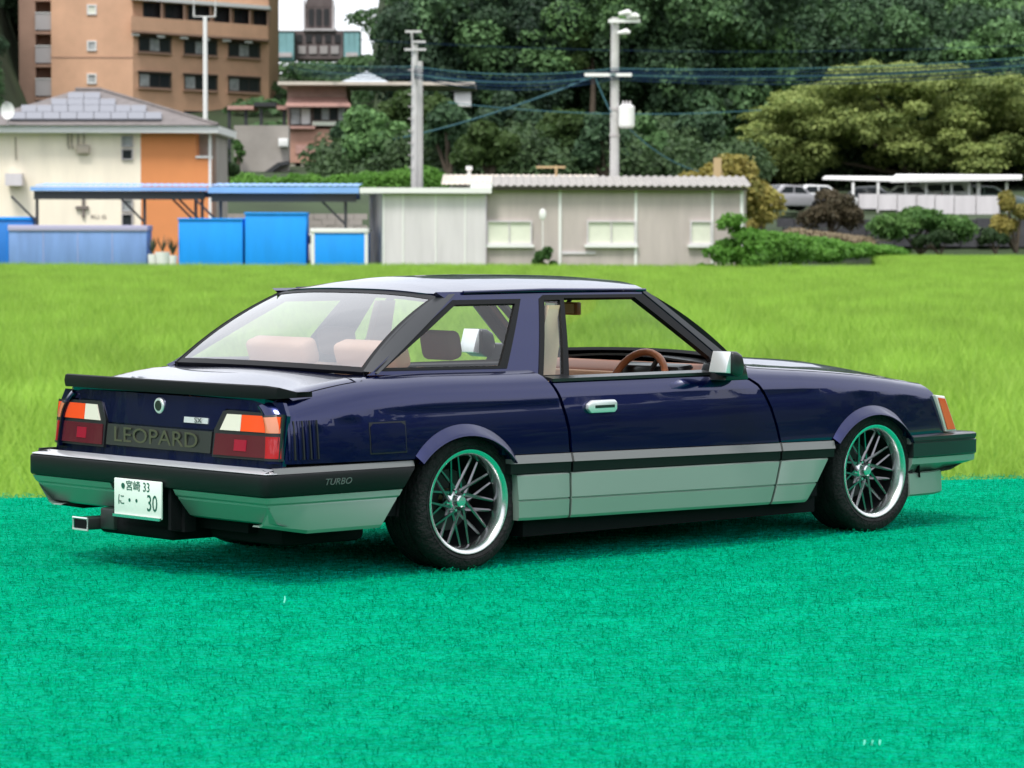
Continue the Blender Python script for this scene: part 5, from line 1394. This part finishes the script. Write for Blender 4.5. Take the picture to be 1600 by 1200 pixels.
for k in range(16):
    px0 = 1215 + k * 26
    for j in range(3):
        fbx(px0 + (j % 2) * 9 + .6, px0 + 26 + (j % 2) * 9 - .6, 341 + j * 14.5 + (k % 3), 355 + j * 14.5 + (k % 3), 162.5 + .1 * ((k * 7 + j * 3) % 3), .8, 'stone_block', STONED, sw)
o = fb(MB(), 1330, 1392, 374, 377, 157, .2).build('plank', PALER, None); tag(o, 'pale plank lying on the weedy bank near the field corner', 'plank')
o = MB(); fb(o, 1352, 1366, 377, 390, 156.6, .4); fb(o, 1372, 1384, 380, 389, 156.8, .4); o = o.build('rubble', PALER, None, bevel=.05); tag(o, 'pale concrete rubble under the plank on the bank', 'rubble')
# ------------------------------------------------------------------ trees and shrubs
def crown(seed, lobes, n, leaf, up=.35, shell=.72, flat=1.0, clump=.9):
    r = np.random.default_rng(seed); Lb = np.array(lobes, float)
    vol = (Lb[:, 3] * Lb[:, 4] * Lb[:, 5]) ** .67; k = r.choice(len(Lb), n, p=vol / vol.sum())
    d = r.normal(size=(n, 3)); d /= np.linalg.norm(d, axis=1)[:, None]
    d[:, 2] = np.where((d[:, 2] < -.2) & (r.random(n) < .6), -d[:, 2], d[:, 2])
    rr = shell + (1.05 - shell) * r.random(n) ** .7
    # clumps: push leaves onto a bumpy surface
    ph = r.random((len(Lb), 3)) * 6
    bump_ = .5 + .5 * np.sin(d[:, 0] * 5.5 + ph[k, 0]) * np.sin(d[:, 1] * 5.5 + ph[k, 1]) * np.cos(d[:, 2] * 5 + ph[k, 2])
    rr *= .80 + .28 * bump_
    C = Lb[k, :3] + d * Lb[k, 3:] * rr[:, None]
    nn = d * .7 + r.normal(size=(n, 3)) * .55 + np.array([0, 0, up]); nn /= np.linalg.norm(nn, axis=1)[:, None]
    a = np.cross(nn, r.normal(size=(n, 3))); a /= np.linalg.norm(a, axis=1)[:, None]; b = np.cross(nn, a)
    s_ = leaf * (.5 + .8 * r.random(n))[:, None]
    V = np.stack([C - a * s_ * .5, C + b * s_ * .38, C + a * s_ * .62, C - b * s_ * .38], 1)
    V[:, 2, 2] -= s_[:, 0] * .15
    lobt = r.random(len(Lb)) * .45
    tint = np.clip(lobt[k] + .25 * bump_ * clump + .35 * r.random(n), 0, 1)
    return mesh_np('crown', V.reshape(-1, 3), np.arange(n * 4), 4, tint)
BARK = M('bark', (.09, .07, .05), .95, var=.3, vscale=4)
BARKP = M('pale_bark', (.26, .23, .19), .95, var=.3, vscale=2)
LF_DARK = leafmat('hazy_forest_leaf', (.007, .024, .018), (.027, .068, .034), (.085, .165, .070), .2, vary=.55)  # bluish haze of distance is mixed into the leaf colours
LF_MID = leafmat('mid_leaf', (.035, .075, .02), (.085, .14, .04), None, .35)
LF_CHERRY = leafmat('cherry_leaf', (.07, .125, .035), (.17, .25, .07), (.31, .37, .11), .35)
LF_YEL = leafmat('yellow_leaf', (.10, .13, .03), (.27, .27, .06), (.36, .30, .08), .35)
LF_BR = leafmat('bright_weed_leaf', (.08, .22, .03), (.17, .36, .06), None, .4)
LF_BR2 = leafmat('light_shrub_leaf', (.05, .14, .03), (.14, .26, .07), None, .35)
LF_SHR = leafmat('shrub_leaf', (.045, .12, .03), (.11, .22, .06), None, .35)
LF_BRN = leafmat('brown_leaf', (.06, .055, .03), (.13, .10, .06), None, .3)
LF_DS = leafmat('dark_shrub_leaf', (.02, .05, .018), (.05, .09, .03), None, .3)
def tree(name, label, cat, base, lobes, n, leaf, mat, stems, seed, bark=BARK, group=None, **kw):
    t = thing(name, label, cat, base, group)
    me = crown(seed, lobes, n, leaf, **kw)
    link('crown', me, mat, t)
    mb_ = MB()
    for st in stems: mb_.tube([Vector(p) for p in st[0]], st[1], 7)
    OFF[t.name] = Vector()
    mb_.build('trunk', bark, t, smooth=60)
    return t
def rlobes(seed, n, w_, h_, z0, dpt, rmin, rmax, flat=.75):
    r = random.Random(seed); o = []
    for i in range(n):
        x = (r.random() * 2 - 1) * w_; k = math.sqrt(max(0, 1 - (x / w_) ** 2)); z = z0 + h_ * k * (.15 + .75 * r.random()); R = rmin + (rmax - rmin) * r.random()
        o.append((x, (r.random() * 2 - 1) * dpt, z, R, R, R * flat))
    return o
def shrub(name, label, cat, px, pyb, Y, wpx, hpx, mat, n, seed, leaf=.22, nl=7, group=None, flat=.8, zb=None, **kw):
    kw.setdefault('shell', .5)
    base = at(px, pyb, Y)
    if zb is not None: base.z = zb
    k = Y / FPX; w_ = wpx * k / 2; h_ = hpx * k
    R = min(w_, h_) * .42
    lobes = rlobes(seed, nl, w_ - R * .75, h_ - R * 1.2, R * .75, w_ * .4, R * .7, R * 1.1, flat)
    st = [([(0, 0, -.3), (l[0] * .5, l[1] * .5, l[2] * .5), (l[0], l[1], l[2])], [.05 * h_ / 2 + .02, .03 * h_ / 2 + .015, .01]) for l in lobes[:5]]
    return tree(name, label, cat, base, lobes, n, leaf, mat, st, seed, group=group, **kw)
# spreading tree at right: flat pads of leaves
bc = at(1432, 283, 205); k = 205 / FPX; rr_ = random.Random(4); pads = []
for i in range(230):
    u = rr_.random() * 2 - 1; 
    topz = (1 - abs(u + .05) ** 2.0) ** .5 if abs(u + .05) < 1 else 0
    z = (6 + 172 * topz * rr_.random() ** .8) * k
    pads.append((u * 262 * k + .15 * 0, (rr_.random() * 2 - 1) * 5.0, z, (22 + 26 * rr_.random()) * k, (30 + 20 * rr_.random()) * k, (9 + 9 * rr_.random()) * k))
br = []
for i in range(9):
    q = pads[i * 5]; br.append(([(0, 0, -.4), (q[0] * .25, q[1] * .3, q[2] * .45), (q[0] * .7, q[1] * .7, q[2] * .8), (q[0], q[1], q[2])], [.32, .2, .1, .03]))
tree('spreading_tree', 'wide spreading yellow-green tree behind the carport', 'tree', bc, pads, 110000, .25, LF_CHERRY, br, 5, up=.9, shell=.5)
shrub('bush', 'yellow-green bush rising behind the right end of the hut', 'bush', 1125, 345, 150, 190, 108, LF_YEL, 16000, 7, .24, 20, zb=.1)
shrub('bush', 'loose yellowish bush at the right edge beside the carport', 'bush', 1588, 385, 158, 84, 108, LF_YEL, 5000, 8, .2, 7)
shrub('bush', 'yellow-green foliage left of the silver car', 'bush', 1190, 370, 155, 60, 66, LF_YEL, 3000, 9, .2, 6)
shrub('shrub', 'reddish-brown shrub in front of the white car', 'shrub', 1297, 360, 160, 96, 70, LF_BRN, 9000, 10, .16, 14)
shrub('shrub', 'large green shrub below the white panel fence', 'shrub', 1438, 388, 157, 170, 72, LF_BR2, 13000, 11, .2, 20, flat=.6, shell=.35)
shrub('shrub', 'dark green low shrub at the foot of the large green one', 'shrub', 1470, 391, 155.5, 90, 34, LF_DS, 3000, 12, .16, 6)
shrub('shrub', 'thin olive shrub before the stone bank at far right', 'shrub', 1556, 388, 157, 60, 38, LF_DS, 1800, 13, .15, 5)
shrub('shrub', 'small round dark shrub at the foot of the beige hut', 'shrub', 852, 410, 109.2, 46, 60, LF_SHR, 3600, 14, .10, 12, zb=-1.75)
shrub('sapling', 'leafy green sapling covering the right end of the hut', 'sapling', 1140, 410, 108.8, 112, 128, LF_BR, 6500, 15, .14, 20, zb=-1.9, flat=.55, shell=.3)
shrub('shrub', 'dark tall shrub between the house and the retaining wall', 'shrub', 352, 280, 140, 56, 98, LF_DS, 5000, 16, .22, 8, zb=1.5)
shrub('shrub', 'pale climbing shrub on the left end of the retaining wall', 'shrub', 372, 245, 189, 30, 62, LF_SHR, 2000, 17, .22, 5, zb=3.0)
shrub('tree', 'small tree rising behind the solar-panelled roof', 'tree', 150, 160, 150, 40, 48, LF_SHR, 1600, 18, .22, 5, zb=3.9)
# trees at the foot of the hill, each of its own
spec = [
 ('dark broad tree right of the hillside house', 590, 262, 172, 130, 120, LF_DARK, 21), ('dark leaning tree covering the corner of the hillside house', 548, 255, 178, 70, 80, LF_DARK, 22),
 ('olive-topped tree behind the left utility pole', 640, 220, 186, 150, 84, LF_MID, 23), ('dark round tree right of the left utility pole', 700, 268, 165, 110, 110, LF_DARK, 24),
 ('mid-green bushy tree left of the purplish roof', 765, 272, 160, 115, 84, LF_MID, 25), ('tall dark tree above the purplish roof', 800, 240, 190, 120, 120, LF_DARK, 26),
 ('olive tree left of the transformer pole', 885, 268, 172, 110, 118, LF_MID, 27), ('dark tree close behind the transformer pole', 945, 275, 168, 110, 110, LF_DARK, 28),
 ('narrow dark tree right of the transformer pole', 1010, 280, 172, 85, 120, LF_DARK, 29), ('dark tree behind the yellow-green bush', 1095, 275, 190, 120, 110, LF_DARK, 30),
 ('olive-green tree high beside the transformer pole', 925, 120, 212, 90, 110, LF_MID, 31), ('olive tree beside the hilltop slope', 610, 150, 215, 80, 84, LF_DARK, 32)]
for lb, px, pyb, Y, wp, hp, mt_, sd in spec:
    p = at(px, pyb, Y); gz = terrain(p.x, Y)
    t = shrub('tree', lb, 'tree', px, pyb, Y, wp, hp, mt_, 7500, sd, .32, 10, 'trees along the foot of the hill')
    tr_ = [c for c in t.children if c.name.startswith('trunk')][0]
    if p.z > gz:
        m2 = MB().tube([(0, 0, gz - p.z - .3), (.1, 0, .5)], [.28, .15], 8).build('stem', BARK, t, smooth=60)
# hedge and weeds: uncountable leaves
def leafstuff(name, boxes, n, leaf, mat, seed, **kw):
    me = crown(seed, boxes, n, leaf, **kw); return link(name, me, mat, None, 'stuff')
hb = []
rr_ = random.Random(9)
for i in range(44):
    px = 338 + i * 8.2; p = at(px, 290, 157); hb.append((p.x, 157 + rr_.random(), 1.85 + .3 * rr_.random(), .8, .8, .45 + .25 * rr_.random() + (.25 if px > 560 else 0)))
leafstuff('clipped_hedge', hb, 26000, .16, LF_BR, 31)
wb = []
for i in range(70):
    px = 1168 + rr_.random() * 235; f_ = (px - 1168) / 235; Y = 118 + 34 * f_ + rr_.random() * 6
    p = at(px, 396 - 4 * f_, Y); h_ = (36 * (1 - f_) + 8) * Y / FPX
    wb.append((p.x, Y, p.z - .1 + h_ * .55 * rr_.random(), .5 + .5 * rr_.random(), .7, h_ * (.3 + .4 * rr_.random())))
leafstuff('weeds', wb, 34000, .17, LF_BR, 33)
wb = []
for i in range(26):
    px = 1240 + rr_.random() * 110; Y = 156 + rr_.random() * 3; p = at(px, 366 + (px - 1240) * .12, Y); wb.append((p.x, Y, p.z, .7, .7, .32))
leafstuff('dry_grass', wb, 9000, .14, leafmat('dry_grass_leaf', (.20, .17, .10), (.38, .30, .20), None, .3), 34)
wb = []
for i in range(170):
    px = 525 + rr_.random() * 625; Y = 166 + rr_.random() * 42; x = at(px, 200, Y).x; s_ = 1.2 + 1.3 * rr_.random(); wb.append((x, Y, terrain(x, Y) + .3 + 1.6 * rr_.random(), s_, s_, s_ * .8))
for i in range(60):
    px = 1180 + rr_.random() * 480; Y = 206 + rr_.random() * 7; x = at(px, 200, Y).x; s_ = 1.3 + 1.2 * rr_.random(); wb.append((x, Y, terrain(x, Y) + .2 + 2.4 * rr_.random(), s_, s_, s_ * .8))
leafstuff('undergrowth', wb, 150000, .30, leafmat('undergrowth_leaf', (.010, .028, .016), (.032, .07, .03), (.075, .13, .05), .25), 36, shell=.55)
# slope greenery under the tower
wb = []
for i in range(60):
    px = 405 + rr_.random() * 330; Y = 212 + rr_.random() * 95; x = at(px, 200, Y).x; wb.append((x, Y, terrain(x, Y) + .2, 3.2, 3.2, 1.0))
leafstuff('slope_undergrowth', wb, 36000, .5, leafmat('slope_leaf', (.05, .12, .045), (.11, .20, .08), None, .3), 35)
# forest on the hills all round
def forest_tree(seed, h_, R):
    r = random.Random(seed); lobes = []
    for i in range(17):
        a = r.random() * 6.28; q = R * .72 * math.sqrt(r.random()); zz = h_ * (.35 + .55 * r.random()); s_ = R * (.22 + .28 * r.random()) * (1.15 - zz / h_ * .4)
        lobes.append((q * math.cos(a), q * math.sin(a), zz, s_, s_, s_ * .8))
    return crown(seed, lobes, 7000, .27, up=.25, shell=.62)
r = np.random.default_rng(77); P = []
while len(P) < 3000:
    a_ = (r.random() * 2 - 1) * np.pi
    if r.random() < .50: a_ = (r.random() * 2 - 1) * .20
    rr = 212 + 130 * r.random() ** 1.1; x = rr * math.sin(a_); y = rr * math.cos(a_)
    s = x / max(y, 1)
    if y > 0 and (-.146 < s < -.030 or (-.176 < s <= -.146 and rr < 276)): continue      # apartment, house, open slope and sky gap
    if y > 0 and False: continue
    P.append((x, y, terrain(x, y) - .5))
# a few beside and behind the left edge of the apartment block
small_n = len(P)
for i in range(46):
    rr = 210 + 56 * r.random(); s = -.184 + .017 * r.random(); y = rr * .985; P.append((s * y, y, terrain(s * y, y) - .8))
small_e = len(P)
for i in range(60):
    rr = 268 + 40 * r.random(); s = -.180 + .029 * r.random(); y = rr * .985; P.append((s * y, y, terrain(s * y, y) - .5 + 2 * r.random()))
P = np.array(P); n = len(P)
sc_ = .8 + .5 * r.random(n); sc_[small_n:small_e] *= .55; scl = np.stack([sc_, sc_, sc_ * (.85 + .35 * r.random(n))], 1); rot = np.zeros((n, 3)); rot[:, 2] = r.random(n) * 6.28
fo = points_obj('forest', P)
gn_instances(fo, [forest_tree(100 + i, 9 + (i % 3), 3.4 + .3 * (i % 2)) for i in range(6)], P, rot.astype(np.float32), scl.astype(np.float32), r.integers(0, 6, n).astype(np.int32), LF_DARK, 'forest_copies')
